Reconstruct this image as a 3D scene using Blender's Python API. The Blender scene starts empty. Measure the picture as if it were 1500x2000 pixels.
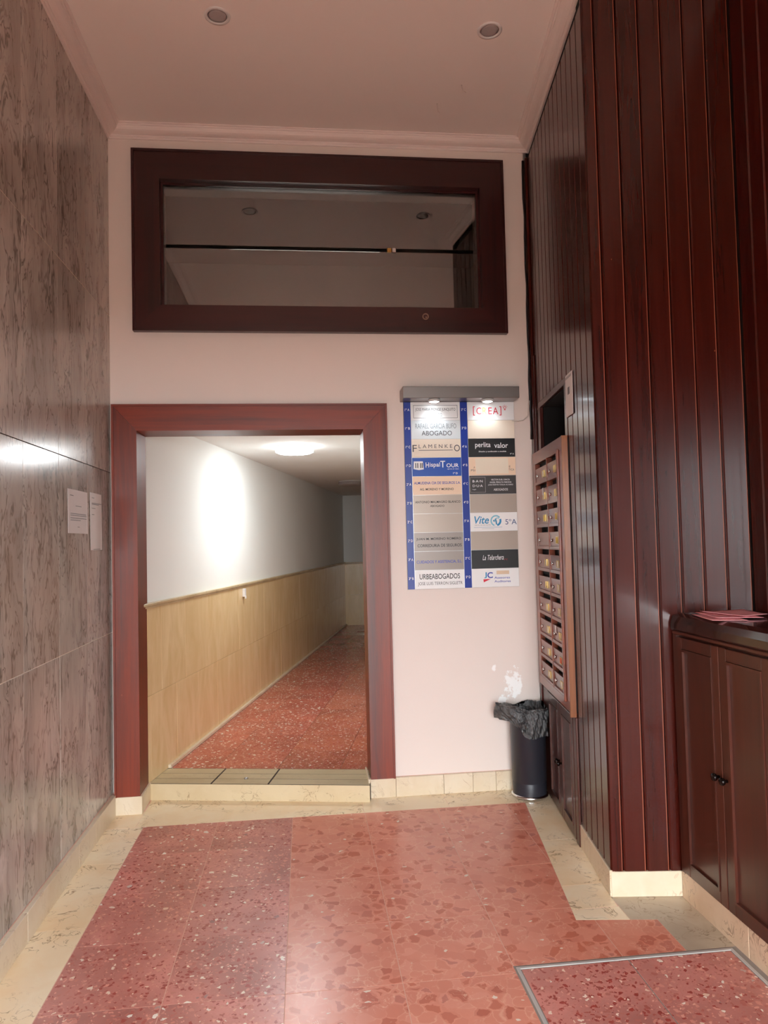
import bpy, bmesh, math, random
from mathutils import Vector, Matrix
random.seed(7)
rad = math.radians
SC = bpy.context.scene
COL = SC.collection

# ------------------------------------------------------------------ camera
F_PX, PITCH, ROLL, YAW, CAM_H = 1425.0, rad(2.275), rad(-1.373), rad(6.265), 1.5
fw = Vector((math.sin(YAW) * math.cos(PITCH), math.cos(YAW) * math.cos(PITCH), math.sin(PITCH)))
rt = Vector((math.cos(YAW), -math.sin(YAW), 0))
up = rt.cross(fw)
rt2 = rt * math.cos(ROLL) + up * math.sin(ROLL)
up2 = up * math.cos(ROLL) - rt * math.sin(ROLL)
cam_data = bpy.data.cameras.new('camera')
cam = bpy.data.objects.new('camera', cam_data)
COL.objects.link(cam)
cam.matrix_world = Matrix(((rt2.x, up2.x, -fw.x, 0), (rt2.y, up2.y, -fw.y, 0), (rt2.z, up2.z, -fw.z, CAM_H), (0, 0, 0, 1)))
cam_data.sensor_fit = 'VERTICAL'
cam_data.sensor_height = 36.0
cam_data.lens = 36.0 * F_PX / 2000.0
cam_data.clip_start = 0.02
SC.camera = cam

# ------------------------------------------------------------------ world: even daylight over the street, entering by the entrance
world = bpy.data.worlds.new('daylight')
SC.world = world
world.use_nodes = True
bg = world.node_tree.nodes.get('Background') or world.node_tree.nodes.new('ShaderNodeBackground')
bg.inputs['Color'].default_value = (0.92, 0.97, 1.0, 1)
bg.inputs['Strength'].default_value = 22.5
ENT_Y, ENT_X0, ENT_X1, ENT_Z = -1.3, -0.95, 1.15, 2.3     # entrance opening behind the camera
pl = bpy.data.lights.new('entrance_daylight_portal', 'AREA')
pl.shape = 'RECTANGLE'
pl.size = ENT_X1 - ENT_X0
pl.size_y = ENT_Z
pl.cycles.is_portal = True
po = bpy.data.objects.new('entrance_daylight_portal', pl)
COL.objects.link(po)
po.location = ((ENT_X0 + ENT_X1) / 2, ENT_Y - 0.02, ENT_Z / 2)
po.rotation_euler = (rad(90), 0, 0)
CORRIDOR_LAMP = 78.0
SIGN_LAMP = 16.0
SC.view_settings.view_transform = 'Standard'
SC.view_settings.look = 'None'
SC.view_settings.gamma = 1.0
SC.view_settings.use_curve_mapping = False
SC.view_settings.exposure = 0.0
SC.cycles.max_bounces = 6
SC.cycles.use_light_tree = False
SC.cycles.diffuse_bounces = 4
SC.cycles.glossy_bounces = 2
SC.cycles.transmission_bounces = 4
SC.cycles.transparent_max_bounces = 8
SC.cycles.caustics_reflective = False
SC.cycles.caustics_refractive = False
SC.cycles.use_adaptive_sampling = True
SC.cycles.adaptive_threshold = 0.08
SC.cycles.adaptive_min_samples = 20


# ------------------------------------------------------------------ node helpers
def lin(c):
    return tuple((v / 12.92 if v <= 0.04045 else ((v + 0.055) / 1.055) ** 2.4) for v in [x / 255 for x in c]) + (1,)


class NT:
    def __init__(self, name):
        self.m = bpy.data.materials.new(name)
        self.m.use_nodes = True
        self.t = self.m.node_tree
        self.b = self.t.nodes.get('Principled BSDF')

    def n(self, typ, props=None, **ins):
        nd = self.t.nodes.new(typ)
        for k, v in (props or {}).items():
            setattr(nd, k, v)
        for k, v in ins.items():
            self.set(nd, k, v)
        return nd

    def set(self, nd, k, v):
        k = k.replace('_', ' ')
        inp = nd.inputs[int(k)] if k.isdigit() else nd.inputs[k]
        if hasattr(v, 'is_linked') or isinstance(v, bpy.types.NodeSocket):
            self.t.links.new(v, inp)
        else:
            inp.default_value = v

    def math(self, op, a, b=0.0, c=None, clamp=False):
        nd = self.t.nodes.new('ShaderNodeMath')
        nd.operation = op
        nd.use_clamp = clamp
        for i, v in enumerate((a, b, c)):
            if v is None:
                continue
            if isinstance(v, bpy.types.NodeSocket):
                self.t.links.new(v, nd.inputs[i])
            else:
                nd.inputs[i].default_value = v
        return nd.outputs[0]

    def vmul(self, v, s):
        nd = self.t.nodes.new('ShaderNodeVectorMath')
        nd.operation = 'MULTIPLY'
        self.t.links.new(v, nd.inputs[0])
        nd.inputs[1].default_value = s
        return nd.outputs[0]

    def vadd(self, a, b):
        nd = self.t.nodes.new('ShaderNodeVectorMath')
        nd.operation = 'ADD'
        self.t.links.new(a, nd.inputs[0])
        self.t.links.new(b, nd.inputs[1])
        return nd.outputs[0]

    def mix(self, fac, a, b, mode='MIX'):
        nd = self.t.nodes.new('ShaderNodeMix')
        nd.data_type = 'RGBA'
        nd.blend_type = mode
        for i, v in ((0, fac), (6, a), (7, b)):
            if isinstance(v, bpy.types.NodeSocket):
                self.t.links.new(v, nd.inputs[i])
            else:
                nd.inputs[i].default_value = v
        return nd.outputs[2]

    def ramp(self, fac, stops):
        nd = self.t.nodes.new('ShaderNodeValToRGB')
        el = nd.color_ramp.elements
        while len(el) < len(stops):
            el.new(0.5)
        for e, (p, c) in zip(el, stops):
            e.position = p
            e.color = c if len(c) == 4 else tuple(c) + (1,)
        self.t.links.new(fac, nd.inputs[0])
        return nd.outputs[0]

    def step(self, v, lo, hi):
        nd = self.t.nodes.new('ShaderNodeMapRange')
        nd.clamp = True
        self.t.links.new(v, nd.inputs[0])
        nd.inputs[1].default_value = lo
        nd.inputs[2].default_value = hi
        return nd.outputs[0]

    def pos(self, jitter=0.0):
        p = self.t.nodes.new('ShaderNodeNewGeometry').outputs['Position']
        if jitter:
            r = self.t.nodes.new('ShaderNodeObjectInfo').outputs['Random']
            c = self.t.nodes.new('ShaderNodeCombineXYZ')
            for i, k in enumerate((1.0, 2.37, 3.11)):
                self.t.links.new(self.math('MULTIPLY', r, jitter * k), c.inputs[i])
            p = self.vadd(p, c.outputs[0])
        return p

    def rand(self):
        return self.t.nodes.new('ShaderNodeObjectInfo').outputs['Random']

    def noise(self, vec, scale, detail=3.0, rough=0.55, dist=0.0):
        nd = self.t.nodes.new('ShaderNodeTexNoise')
        self.t.links.new(vec, nd.inputs['Vector'])
        nd.inputs['Scale'].default_value = scale
        nd.inputs['Detail'].default_value = detail
        nd.inputs['Roughness'].default_value = rough
        nd.inputs['Distortion'].default_value = dist
        return nd.outputs[0]

    def voro(self, vec, scale, feature='F1', rnd=1.0):
        nd = self.t.nodes.new('ShaderNodeTexVoronoi')
        nd.feature = feature
        self.t.links.new(vec, nd.inputs['Vector'])
        nd.inputs['Scale'].default_value = scale
        nd.inputs['Randomness'].default_value = rnd
        return nd

    def bump(self, h, strength=0.2, dist=0.005):
        nd = self.t.nodes.new('ShaderNodeBump')
        nd.inputs['Strength'].default_value = strength
        nd.inputs['Distance'].default_value = dist
        self.t.links.new(h, nd.inputs['Height'])
        self.t.links.new(nd.outputs[0], self.b.inputs['Normal'])

    def fin(self, color=None, rough=0.5, metal=0.0, spec=0.5, coat=0.0, coat_rough=0.1):
        for k, v in (('Base Color', color), ('Roughness', rough), ('Metallic', metal), ('Specular IOR Level', spec),
                     ('Coat Weight', coat), ('Coat Roughness', coat_rough)):
            if v is None:
                continue
            self.set(self.b, k, v)
        return self.m


MAT = {}


def plain(name, c, rough=0.5, metal=0.0, spec=0.5, coat=0.0, var=0.06):
    if name in MAT:
        return MAT[name]
    t = NT(name)
    p = t.pos()
    nz = t.noise(p, 9.0, 4.0)
    col = t.mix(t.math('MULTIPLY', nz, var * 2), lin(c), tuple(v * 0.6 for v in lin(c)[:3]) + (1,))
    MAT[name] = t.fin(col, rough, metal, spec, coat)
    return MAT[name]


def wood(name, axis='z', dark=(46, 10, 8), mid=(92, 24, 14), rough=0.3, coat=0.35, coat_rough=0.12):
    t = NT(name)
    p = t.pos(4.0)
    s = {'z': (34, 34, 1.6), 'x': (1.6, 34, 34), 'y': (34, 1.6, 34)}[axis]
    q = t.vmul(p, s)
    n1 = t.noise(q, 1.0, 5.0, 0.6, 0.6)
    q2 = t.vmul(p, tuple(v * 0.14 for v in s))
    n2 = t.noise(q2, 1.0, 3.0, 0.5, 0.3)
    f = t.math('ADD', t.math('MULTIPLY', n1, 0.55), t.math('MULTIPLY', n2, 0.6))
    col = t.ramp(f, [(0.36, lin(dark)), (0.62, lin(mid)), (0.86, tuple(v * 1.2 for v in lin(mid)[:3]) + (1,))])
    hue = t.math('MULTIPLY', t.rand(), 0.5)
    col = t.mix(hue, col, lin(tuple(v * 0.8 for v in mid)))
    # small scratches and chips through the varnish
    sc = t.voro(t.vmul(p, (1, 1, 0.55)), 14.0)
    sp = t.math('LESS_THAN', sc.outputs['Distance'], 0.035)
    pick = t.math('GREATER_THAN', t.noise(p, 3.0, 2.0), 0.6)
    col = t.mix(t.math('MULTIPLY', t.math('MULTIPLY', sp, pick), 0.6), col, lin((168, 92, 62)))
    r = t.math('MULTIPLY_ADD', n1, 0.12, rough - 0.06)
    return t.fin(col, r, 0, 0.5, coat, coat_rough)


def marble_grey():
    t = NT('grey_veined_marble')
    p = t.pos(3.0)
    q = t.vmul(p, (1.0, 1.0, 0.32))
    warp = t.t.nodes.new('ShaderNodeTexNoise')
    t.t.links.new(q, warp.inputs['Vector'])
    warp.inputs['Scale'].default_value = 6.0
    warp.inputs['Detail'].default_value = 4.0
    wv = t.vmul(warp.outputs['Color'], (0.22, 0.22, 0.35))
    q2 = t.vadd(q, wv)
    cloud = t.noise(q2, 3.2, 5.0, 0.6, 0.4)
    fine = t.noise(t.vmul(p, (1, 1, 0.22)), 38.0, 4.0, 0.65, 0.6)
    base = t.ramp(cloud, [(0.3, lin((166, 160, 152))), (0.5, lin((208, 200, 190))), (0.68, lin((230, 222, 212)))])
    base = t.mix(t.math('MULTIPLY', fine, 0.5), base, lin((172, 160, 148)))
    big = t.noise(t.vmul(p, (1, 1, 0.6)), 2.0, 3.0, 0.6, 0.8)
    base = t.mix(t.math('MULTIPLY', t.step(big, 0.45, 0.7), 0.45), base, lin((150, 136, 122)))
    v1 = t.noise(q2, 15.0, 2.0, 0.5, 0.5)
    line1 = t.math('SUBTRACT', 1.0, t.step(t.math('ABSOLUTE', t.math('SUBTRACT', v1, 0.5)), 0.004, 0.034))
    v2 = t.noise(q2, 7.0, 3.0, 0.55, 0.6)
    line2 = t.math('SUBTRACT', 1.0, t.step(t.math('ABSOLUTE', t.math('SUBTRACT', v2, 0.47)), 0.002, 0.016))
    gate = t.step(t.noise(p, 3.3, 2.0), 0.36, 0.56)
    base = t.mix(t.math('MULTIPLY', t.math('MULTIPLY', line1, gate), 0.6), base, lin((108, 96, 86)))
    base = t.mix(t.math('MULTIPLY', line2, 0.7), base, lin((92, 82, 73)))
    warm = t.step(t.noise(t.vmul(p, (1, 1, 0.5)), 1.7, 2.0), 0.55, 0.72)
    base = t.mix(t.math('MULTIPLY', warm, 0.3), base, lin((184, 146, 122)))
    # pale patches near the floor
    sep = t.t.nodes.new('ShaderNodeSeparateXYZ')
    t.t.links.new(t.pos(), sep.inputs[0])
    pp = t.pos()
    for (y, z, ry, rz) in ((2.80, 0.36, 0.07, 0.075), (3.12, 0.42, 0.05, 0.10)):
        dy = t.math('DIVIDE', t.math('SUBTRACT', sep.outputs[1], y), ry)
        dz = t.math('DIVIDE', t.math('SUBTRACT', sep.outputs[2], z), rz)
        d = t.math('ADD', t.math('MULTIPLY', dy, dy), t.math('MULTIPLY', dz, dz))
        d = t.math('ADD', d, t.math('MULTIPLY', t.noise(pp, 26.0, 4.0), 1.5))
        base = t.mix(t.math('MULTIPLY', t.math('SUBTRACT', 1.0, t.step(d, 0.75, 1.5)), 0.7), base, lin((214, 208, 200)))
    return t.fin(base, 0.2, 0, 0.45)


def marble_beige(name, light=(252, 236, 206), mid=(246, 218, 176), vein=(142, 108, 72), rough=0.26, amt=0.8):
    t = NT(name)
    p = t.pos(5.0)
    warp = t.t.nodes.new('ShaderNodeTexNoise')
    t.t.links.new(p, warp.inputs['Vector'])
    warp.inputs['Scale'].default_value = 7.0
    q = t.vadd(p, t.vmul(warp.outputs['Color'], (0.18, 0.12, 0.15)))
    c = t.noise(q, 3.6, 4.0, 0.6)
    base = t.ramp(c, [(0.3, lin(mid)), (0.62, lin(light))])
    base = t.mix(t.math('MULTIPLY', t.rand(), 0.25), base, lin(mid))
    v = t.noise(q, 9.0, 4.0, 0.6, 0.8)
    ln = t.math('SUBTRACT', 1.0, t.step(t.math('ABSOLUTE', t.math('SUBTRACT', v, 0.5)), 0.001, 0.016))
    gate = t.step(t.noise(p, 5.0, 2.0), 0.44, 0.58)
    base = t.mix(t.math('MULTIPLY', t.math('MULTIPLY', ln, gate), amt), base, lin(vein))
    return t.fin(base, rough, 0, 0.5)


def dado_marble():
    t = NT('tan_dado_marble')
    p = t.pos(3.0)
    q = t.vmul(p, (1, 1, 0.3))
    c = t.noise(q, 8.0, 4.0, 0.6, 0.5)
    base = t.ramp(c, [(0.3, lin((220, 188, 138))), (0.7, lin((240, 214, 170)))])
    base = t.mix(t.math('MULTIPLY', t.rand(), 0.5), base, lin((226, 196, 148)))
    sp = t.step(t.noise(t.vmul(p, (1, 1, 0.5)), 30.0, 4.0, 0.7, 1.0), 0.66, 0.72)
    gate = t.step(t.noise(p, 2.0, 2.0), 0.5, 0.62)
    base = t.mix(t.math('MULTIPLY', t.math('MULTIPLY', sp, gate), 0.7), base, lin((244, 226, 186)))
    return t.fin(base, 0.2, 0, 0.5)


def terrazzo_small(name, base_c=(186, 96, 88), rough=0.2, scale=1.0, white=1.0):
    t = NT(name)
    p = t.pos(7.0)
    warp = t.t.nodes.new('ShaderNodeTexNoise')
    t.t.links.new(p, warp.inputs['Vector'])
    warp.inputs['Scale'].default_value = 55.0
    q = t.vadd(p, t.vmul(warp.outputs['Color'], (0.03, 0.03, 0)))
    big = t.noise(p, 3.0, 3.0)
    dk = tuple(v * 0.72 for v in base_c)
    base = t.ramp(big, [(0.3, lin(dk)), (0.7, lin(base_c))])
    base = t.mix(t.math('MULTIPLY', t.noise(p, 130.0, 1.0), 0.4), base, lin((198, 108, 98)))
    base = t.mix(t.math('MULTIPLY', t.rand(), 0.2), base, lin((196, 108, 92)))

    def chips(base, sc, size, prob, cols, seed):
        c = t.t.nodes.new('ShaderNodeCombineXYZ')
        c.inputs[0].default_value = seed
        qq = t.vadd(q, c.outputs[0])
        v = t.voro(qq, sc)
        sep = t.t.nodes.new('ShaderNodeSeparateColor')
        t.t.links.new(v.outputs['Color'], sep.inputs[0])
        szv = t.math('MULTIPLY_ADD', sep.outputs[1], size, size * 0.35)
        inside = t.math('LESS_THAN', v.outputs['Distance'], szv)
        on = t.math('LESS_THAN', sep.outputs[0], prob)
        colr = t.ramp(sep.outputs[2], [(i / max(1, len(cols) - 1), lin(k)) for i, k in enumerate(cols)])
        return t.mix(t.math('MULTIPLY', inside, on), base, colr)
    base = chips(base, 95.0 * scale, 0.34, 0.75, [(188, 96, 86), (236, 172, 154), (172, 76, 68), (240, 182, 160)], 3.1)
    base = chips(base, 60.0 * scale, 0.40, 0.8, [(158, 62, 56), (232, 164, 146), (172, 74, 66), (168, 70, 60)], 9.7)
    base = chips(base, 48.0 * scale, 0.26, 0.24 * white, [(248, 236, 220), (240, 204, 182), (250, 242, 232)], 17.3)
    base = chips(base, 36.0 * scale, 0.30, 0.12 * white, [(236, 196, 172), (250, 240, 228), (138, 46, 44)], 23.9)
    return t.fin(base, rough, 0, 0.5)


def terrazzo_large(name, rough=0.2):
    t = NT(name)
    p = t.pos(9.0)
    warp = t.t.nodes.new('ShaderNodeTexNoise')
    t.t.links.new(p, warp.inputs['Vector'])
    warp.inputs['Scale'].default_value = 22.0
    warp.inputs['Detail'].default_value = 3.0
    q = t.vadd(p, t.vmul(warp.outputs['Color'], (0.05, 0.05, 0)))
    base = t.ramp(t.noise(p, 5.0, 3.0), [(0.3, lin((214, 128, 106))), (0.7, lin((230, 150, 126)))])
    base = t.mix(t.math('MULTIPLY', t.noise(p, 90.0, 3.0), 0.4), base, lin((208, 122, 100)))
    # angular aggregate, tone on tone, with pale threads of binder between the stones
    v = t.voro(q, 21.0)
    e = t.voro(q, 21.0, 'DISTANCE_TO_EDGE')
    sep = t.t.nodes.new('ShaderNodeSeparateColor')
    t.t.links.new(v.outputs['Color'], sep.inputs[0])
    tone = t.ramp(sep.outputs[2], [(0.0, lin((212, 126, 104))), (0.35, lin((232, 154, 130))), (0.7, lin((220, 138, 114))), (1.0, lin((236, 164, 142)))])
    base = t.mix(0.55, base, tone)
    ins = t.math('GREATER_THAN', e.outputs['Distance'], t.math('MULTIPLY_ADD', sep.outputs[1], 0.16, 0.05))
    on = t.math('LESS_THAN', sep.outputs[0], 0.36)
    rk = t.ramp(sep.outputs[2], [(0.0, lin((190, 98, 76))), (0.5, lin((204, 110, 82))), (1.0, lin((198, 118, 104)))])
    base = t.mix(t.math('MULTIPLY', t.math('MULTIPLY', ins, on), 0.85), base, rk)
    thread = t.math('SUBTRACT', 1.0, t.step(e.outputs['Distance'], 0.006, 0.045))
    gate = t.step(t.noise(p, 9.0, 2.0), 0.42, 0.58)
    base = t.mix(t.math('MULTIPLY', t.math('MULTIPLY', thread, gate), 0.6), base, lin((240, 184, 158)))
    n = t.noise(q, 30.0, 2.0, 0.5, 0.8)
    ln = t.math('SUBTRACT', 1.0, t.step(t.math('ABSOLUTE', t.math('SUBTRACT', n, 0.5)), 0.002, 0.016))
    g2 = t.step(t.noise(p, 13.0, 2.0), 0.54, 0.6)
    base = t.mix(t.math('MULTIPLY', t.math('MULTIPLY', ln, g2), 0.6), base, lin((244, 200, 176)))
    # rare white shells
    c = t.t.nodes.new('ShaderNodeCombineXYZ')
    c.inputs[0].default_value = 5.3
    v3 = t.voro(t.vadd(t.vmul(q, (1, 1.6, 1)), c.outputs[0]), 22.0)
    s3 = t.t.nodes.new('ShaderNodeSeparateColor')
    t.t.links.new(v3.outputs['Color'], s3.inputs[0])
    m3 = t.math('MULTIPLY', t.math('LESS_THAN', v3.outputs['Distance'], 0.2), t.math('LESS_THAN', s3.outputs[0], 0.12))
    base = t.mix(m3, base, lin((240, 222, 206)))
    return t.fin(base, rough, 0, 0.5)


def plaster(name, c, rough=0.6, peel=None):
    t = NT(name)
    p = t.pos()
    n1 = t.noise(p, 2.2, 4.0)
    col = t.mix(t.math('MULTIPLY', n1, 0.14), lin(c), tuple(v * 0.72 for v in lin(c)[:3]) + (1,))
    if peel:
        sep = t.t.nodes.new('ShaderNodeSeparateXYZ')
        t.t.links.new(p, sep.inputs[0])
        for (x, z, rx, rz) in peel:
            dx = t.math('DIVIDE', t.math('SUBTRACT', sep.outputs[0], x), rx)
            dz = t.math('DIVIDE', t.math('SUBTRACT', sep.outputs[2], z), rz)
            d = t.math('ADD', t.math('MULTIPLY', dx, dx), t.math('MULTIPLY', dz, dz))
            d = t.math('ADD', d, t.math('MULTIPLY', t.noise(p, 24.0, 4.0, 0.7), 1.8))
            col = t.mix(t.math('SUBTRACT', 1.0, t.step(d, 1.05, 1.2)), col, lin((252, 250, 248)))
        # little nail holes
        v = t.voro(p, 4.2)
        col = t.mix(t.math('LESS_THAN', v.outputs['Distance'], 0.012), col, lin((90, 70, 62)))
    t.bump(t.noise(p, 60.0, 3.0), 0.08, 0.002)
    return t.fin(col, rough, 0, 0.12 if rough > 0.7 else 0.3)


def emis(name, c, s):
    m = bpy.data.materials.new(name)
    m.use_nodes = True
    b = m.node_tree.nodes.get('Principled BSDF')
    b.inputs['Base Color'].default_value = (0.9, 0.9, 0.9, 1)
    b.inputs['Emission Color'].default_value = c
    b.inputs['Emission Strength'].default_value = s
    return m


def glass(name, tint=(0.92, 0.93, 0.92, 1)):
    m = bpy.data.materials.new(name)
    m.use_nodes = True
    nt = m.node_tree
    nt.nodes.clear()
    out = nt.nodes.new('ShaderNodeOutputMaterial')
    mx = nt.nodes.new('ShaderNodeMixShader')
    tr = nt.nodes.new('ShaderNodeBsdfTransparent')
    tr.inputs[0].default_value = tint
    gl = nt.nodes.new('ShaderNodeBsdfGlossy')
    gl.inputs['Roughness'].default_value = 0.02
    gl.inputs[0].default_value = (1, 1, 1, 1)
    fr = nt.nodes.new('ShaderNodeFresnel')
    fr.inputs[0].default_value = 2.0
    nt.links.new(fr.outputs[0], mx.inputs[0])
    nt.links.new(tr.outputs[0], mx.inputs[1])
    nt.links.new(gl.outputs[0], mx.inputs[2])
    nt.links.new(mx.outputs[0], out.inputs[0])
    return m


WOODZ = wood('mahogany_upright', 'z', (76, 22, 7), (132, 44, 12), 0.42, 0.08, 0.3)
WOODX = wood('mahogany_level', 'x', (76, 22, 7), (132, 44, 12), 0.42, 0.08, 0.3)
WOODP = wood('mahogany_planks', 'z', (44, 11, 6), (72, 19, 9), 0.24, 0.15, 0.1)
WOODC = wood('walnut_cabinet', 'z', (48, 19, 12), (80, 37, 25), 0.34, 0.3, 0.18)
WOODCX = wood('walnut_cabinet_level', 'y', (48, 19, 12), (80, 37, 25), 0.34, 0.3, 0.18)
WORN = wood('worn_plank_edge', 'z', (122, 52, 32), (158, 84, 56), 0.4, 0.1, 0.2)
WOODT = wood('dark_transom_wood', 'x', (32, 9, 10), (60, 17, 16), 0.34, 0.3, 0.15)
WOODTZ = wood('dark_transom_wood_upright', 'z', (32, 9, 10), (60, 17, 16), 0.34, 0.3, 0.15)
WOODM = wood('mailbox_wood', 'y', (88, 38, 22), (138, 66, 40), 0.3, 0.3, 0.15)
WOODO = wood('amber_edge_wood', 'z', (104, 54, 22), (150, 86, 36), 0.3, 0.3, 0.15)
GREY = marble_grey()
BEIGE = marble_beige('beige_border_marble')
BASEB = marble_beige('cream_baseboard_marble', (230, 216, 194), (216, 196, 166), (160, 126, 92), 0.34, 0.5)
TAN = dado_marble()
TER_A = terrazzo_small('terrazzo_small_chips', (232, 158, 146), 0.28)
TER_B = terrazzo_large('terrazzo_large_chips', 0.28)
TER_C = terrazzo_small('terrazzo_corridor', (204, 116, 94), 0.2, 0.9, 2.0)
TER_D = terrazzo_small('terrazzo_corridor_orange', (206, 126, 92), 0.2, 1.2, 1.4)
GROUT = plain('pale_grout', (228, 182, 164), 0.8)
CEMENT = plain('grey_cement', (150, 138, 130), 0.85)
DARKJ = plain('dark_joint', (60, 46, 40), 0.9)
WALLW = plaster('white_painted_plaster', (236, 222, 214), 0.55, [(1.235, 0.62, 0.09, 0.17), (1.16, 0.52, 0.05, 0.09), (1.12, 0.72, 0.025, 0.03)])
CEILW = plaster('ceiling_paint', (248, 238, 232), 0.6)
CORRW = plaster('corridor_paint', (244, 245, 242), 0.85)
CORNW = plain('cornice_plaster', (240, 226, 220), 0.5)
BLACKW = plain('black_gap', (14, 11, 11), 0.9)
STEEL = plain('brushed_steel', (206, 202, 198), 0.45, 0.35)
ALU = plain('aluminium', (200, 200, 200), 0.35, 1.0)
BRASS = plain('brass', (206, 172, 100), 0.3, 1.0)
CHROME = plain('chrome', (220, 220, 220), 0.12, 1.0)
KNOB = plain('black_knob', (30, 22, 20), 0.12, 0.6)
PAPER = plain('white_paper', (236, 230, 228), 0.7)
PINK = plain('pink_paper', (246, 168, 172), 0.65)
PRINT = plain('grey_print', (120, 118, 120), 0.7)
BINB = plain('black_bin_plastic', (42, 42, 50), 0.38)
LAMPW = plain('lamp_housing', (226, 224, 222), 0.4)
GREYDISC = plain('unlit_diffuser', (176, 166, 164), 0.4)
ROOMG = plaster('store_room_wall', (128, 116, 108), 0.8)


# ------------------------------------------------------------------ mesh helpers
def link(o):
    COL.objects.link(o)
    return o


def mk(name, verts, faces, mat, smooth=None):
    me = bpy.data.meshes.new(name)
    me.from_pydata([tuple(v) for v in verts], [], faces)
    me.update()
    if mat:
        me.materials.append(mat)
    if smooth:
        for p in me.polygons:
            p.use_smooth = True if smooth is True else smooth(p)
    return me


class MB:
    """collects shapes of ONE part"""
    def __init__(self):
        self.v, self.f, self.s = [], [], []

    def add(self, verts, faces, smooth=False):
        n = len(self.v)
        self.v += [tuple(x) for x in verts]
        for f in faces:
            self.f.append([i + n for i in f])
            self.s.append(smooth)
        return self

    def box(self, x0, x1, y0, y1, z0, z1, c=0.0):
        if c <= 0:
            vs = [(x, y, z) for z in (z0, z1) for y in (y0, y1) for x in (x0, x1)]
            fs = [(0, 2, 3, 1), (4, 5, 7, 6), (0, 1, 5, 4), (1, 3, 7, 5), (3, 2, 6, 7), (2, 0, 4, 6)]
            return self.add(vs, fs)
        bm = bmesh.new()
        bmesh.ops.create_cube(bm, size=1.0)
        for v in bm.verts:
            v.co = Vector(((x0 + x1) / 2 + v.co.x * (x1 - x0), (y0 + y1) / 2 + v.co.y * (y1 - y0), (z0 + z1) / 2 + v.co.z * (z1 - z0)))
        bmesh.ops.bevel(bm, geom=bm.edges[:], offset=c, segments=1, affect='EDGES', clamp_overlap=True)
        bm.verts.ensure_lookup_table()
        vs = [tuple(v.co) for v in bm.verts]
        fs = [[v.index for v in f.verts] for f in bm.faces]
        bm.free()
        return self.add(vs, fs)

    def prism(self, pts, z0, z1):
        """polygon in xy extruded in z"""
        n = len(pts)
        a = sum(pts[i][0] * pts[(i + 1) % n][1] - pts[(i + 1) % n][0] * pts[i][1] for i in range(n))
        if a < 0:
            pts = pts[::-1]
        vs = [(p[0], p[1], z0) for p in pts] + [(p[0], p[1], z1) for p in pts]
        fs = [list(range(n))[::-1], list(range(n, 2 * n))] + [(i, (i + 1) % n, (i + 1) % n + n, i + n) for i in range(n)]
        return self.add(vs, fs)

    def prism_y(self, pts, y0, y1):
        """polygon in xz extruded in y"""
        n = len(pts)
        a = sum(pts[i][0] * pts[(i + 1) % n][1] - pts[(i + 1) % n][0] * pts[i][1] for i in range(n))
        if a < 0:
            pts = pts[::-1]
        vs = [(p[0], y0, p[1]) for p in pts] + [(p[0], y1, p[1]) for p in pts]
        fs = [list(range(n)), list(range(n, 2 * n))[::-1]] + [((i + 1) % n, i, i + n, (i + 1) % n + n) for i in range(n)]
        return self.add(vs, fs)

    def lathe(self, prof, cx=0, cy=0, cz=0, seg=32, axis='z', cap=True):
        """profile of (r, h)"""
        vs, fs = [], []
        for r, h in prof:
            for k in range(seg):
                a = 2 * math.pi * k / seg
                d = (r * math.cos(a), r * math.sin(a), h)
                if axis == 'y':
                    d = (d[0], h, -d[1])
                vs.append((cx + d[0], cy + d[1], cz + d[2]))
        for i in range(len(prof) - 1):
            for k in range(seg):
                k2 = (k + 1) % seg
                fs.append((i * seg + k, i * seg + k2, (i + 1) * seg + k2, (i + 1) * seg + k))
        self.add(vs, fs, True)
        if cap:
            n = len(self.v) - len(vs)
            self.f.append([n + k for k in range(seg)][::-1]); self.s.append(False)
            m = n + (len(prof) - 1) * seg
            self.f.append([m + k for k in range(seg)]); self.s.append(False)
        return self

    def tube(self, pts, r, seg=8):
        vs, fs = [], []
        pts = [Vector(p) for p in pts]
        prev = None
        for i, p in enumerate(pts):
            d = (pts[min(i + 1, len(pts) - 1)] - pts[max(i - 1, 0)]).normalized()
            ref = Vector((0, 0, 1)) if abs(d.z) < 0.9 else Vector((1, 0, 0))
            if prev is None:
                u = d.cross(ref).normalized()
            else:
                u = (prev - d * prev.dot(d)).normalized()
            prev = u
            w = d.cross(u)
            for k in range(seg):
                a = 2 * math.pi * k / seg
                vs.append(p + (u * math.cos(a) + w * math.sin(a)) * r)
        for i in range(len(pts) - 1):
            for k in range(seg):
                k2 = (k + 1) % seg
                fs.append((i * seg + k, i * seg + k2, (i + 1) * seg + k2, (i + 1) * seg + k))
        fs.append(list(range(seg))[::-1])
        fs.append([(len(pts) - 1) * seg + k for k in range(seg)])
        return self.add(vs, fs, True)

    def mesh(self, name, mat):
        me = mk(name, self.v, self.f, mat)
        for p, s in zip(me.polygons, self.s):
            p.use_smooth = s
        return me

    def build(self, name, mat, parent=None, loc=(0, 0, 0), rot=(0, 0, 0)):
        o = link(bpy.data.objects.new(name, self.mesh(name, mat)))
        o.location = loc
        o.rotation_euler = rot
        if parent:
            o.parent = parent
        return o


def inst(name, me, parent, loc=(0, 0, 0), rot=(0, 0, 0)):
    o = link(bpy.data.objects.new(name, me))
    o.parent = parent
    o.location = loc
    o.rotation_euler = rot
    return o


def tag(o, label, cat, group=None):
    o['label'] = label
    o['category'] = cat
    if group:
        o['group'] = group
    return o


def struct(o, label=None):
    o['kind'] = 'structure'
    if label:
        o['label'] = label
    return o


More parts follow.
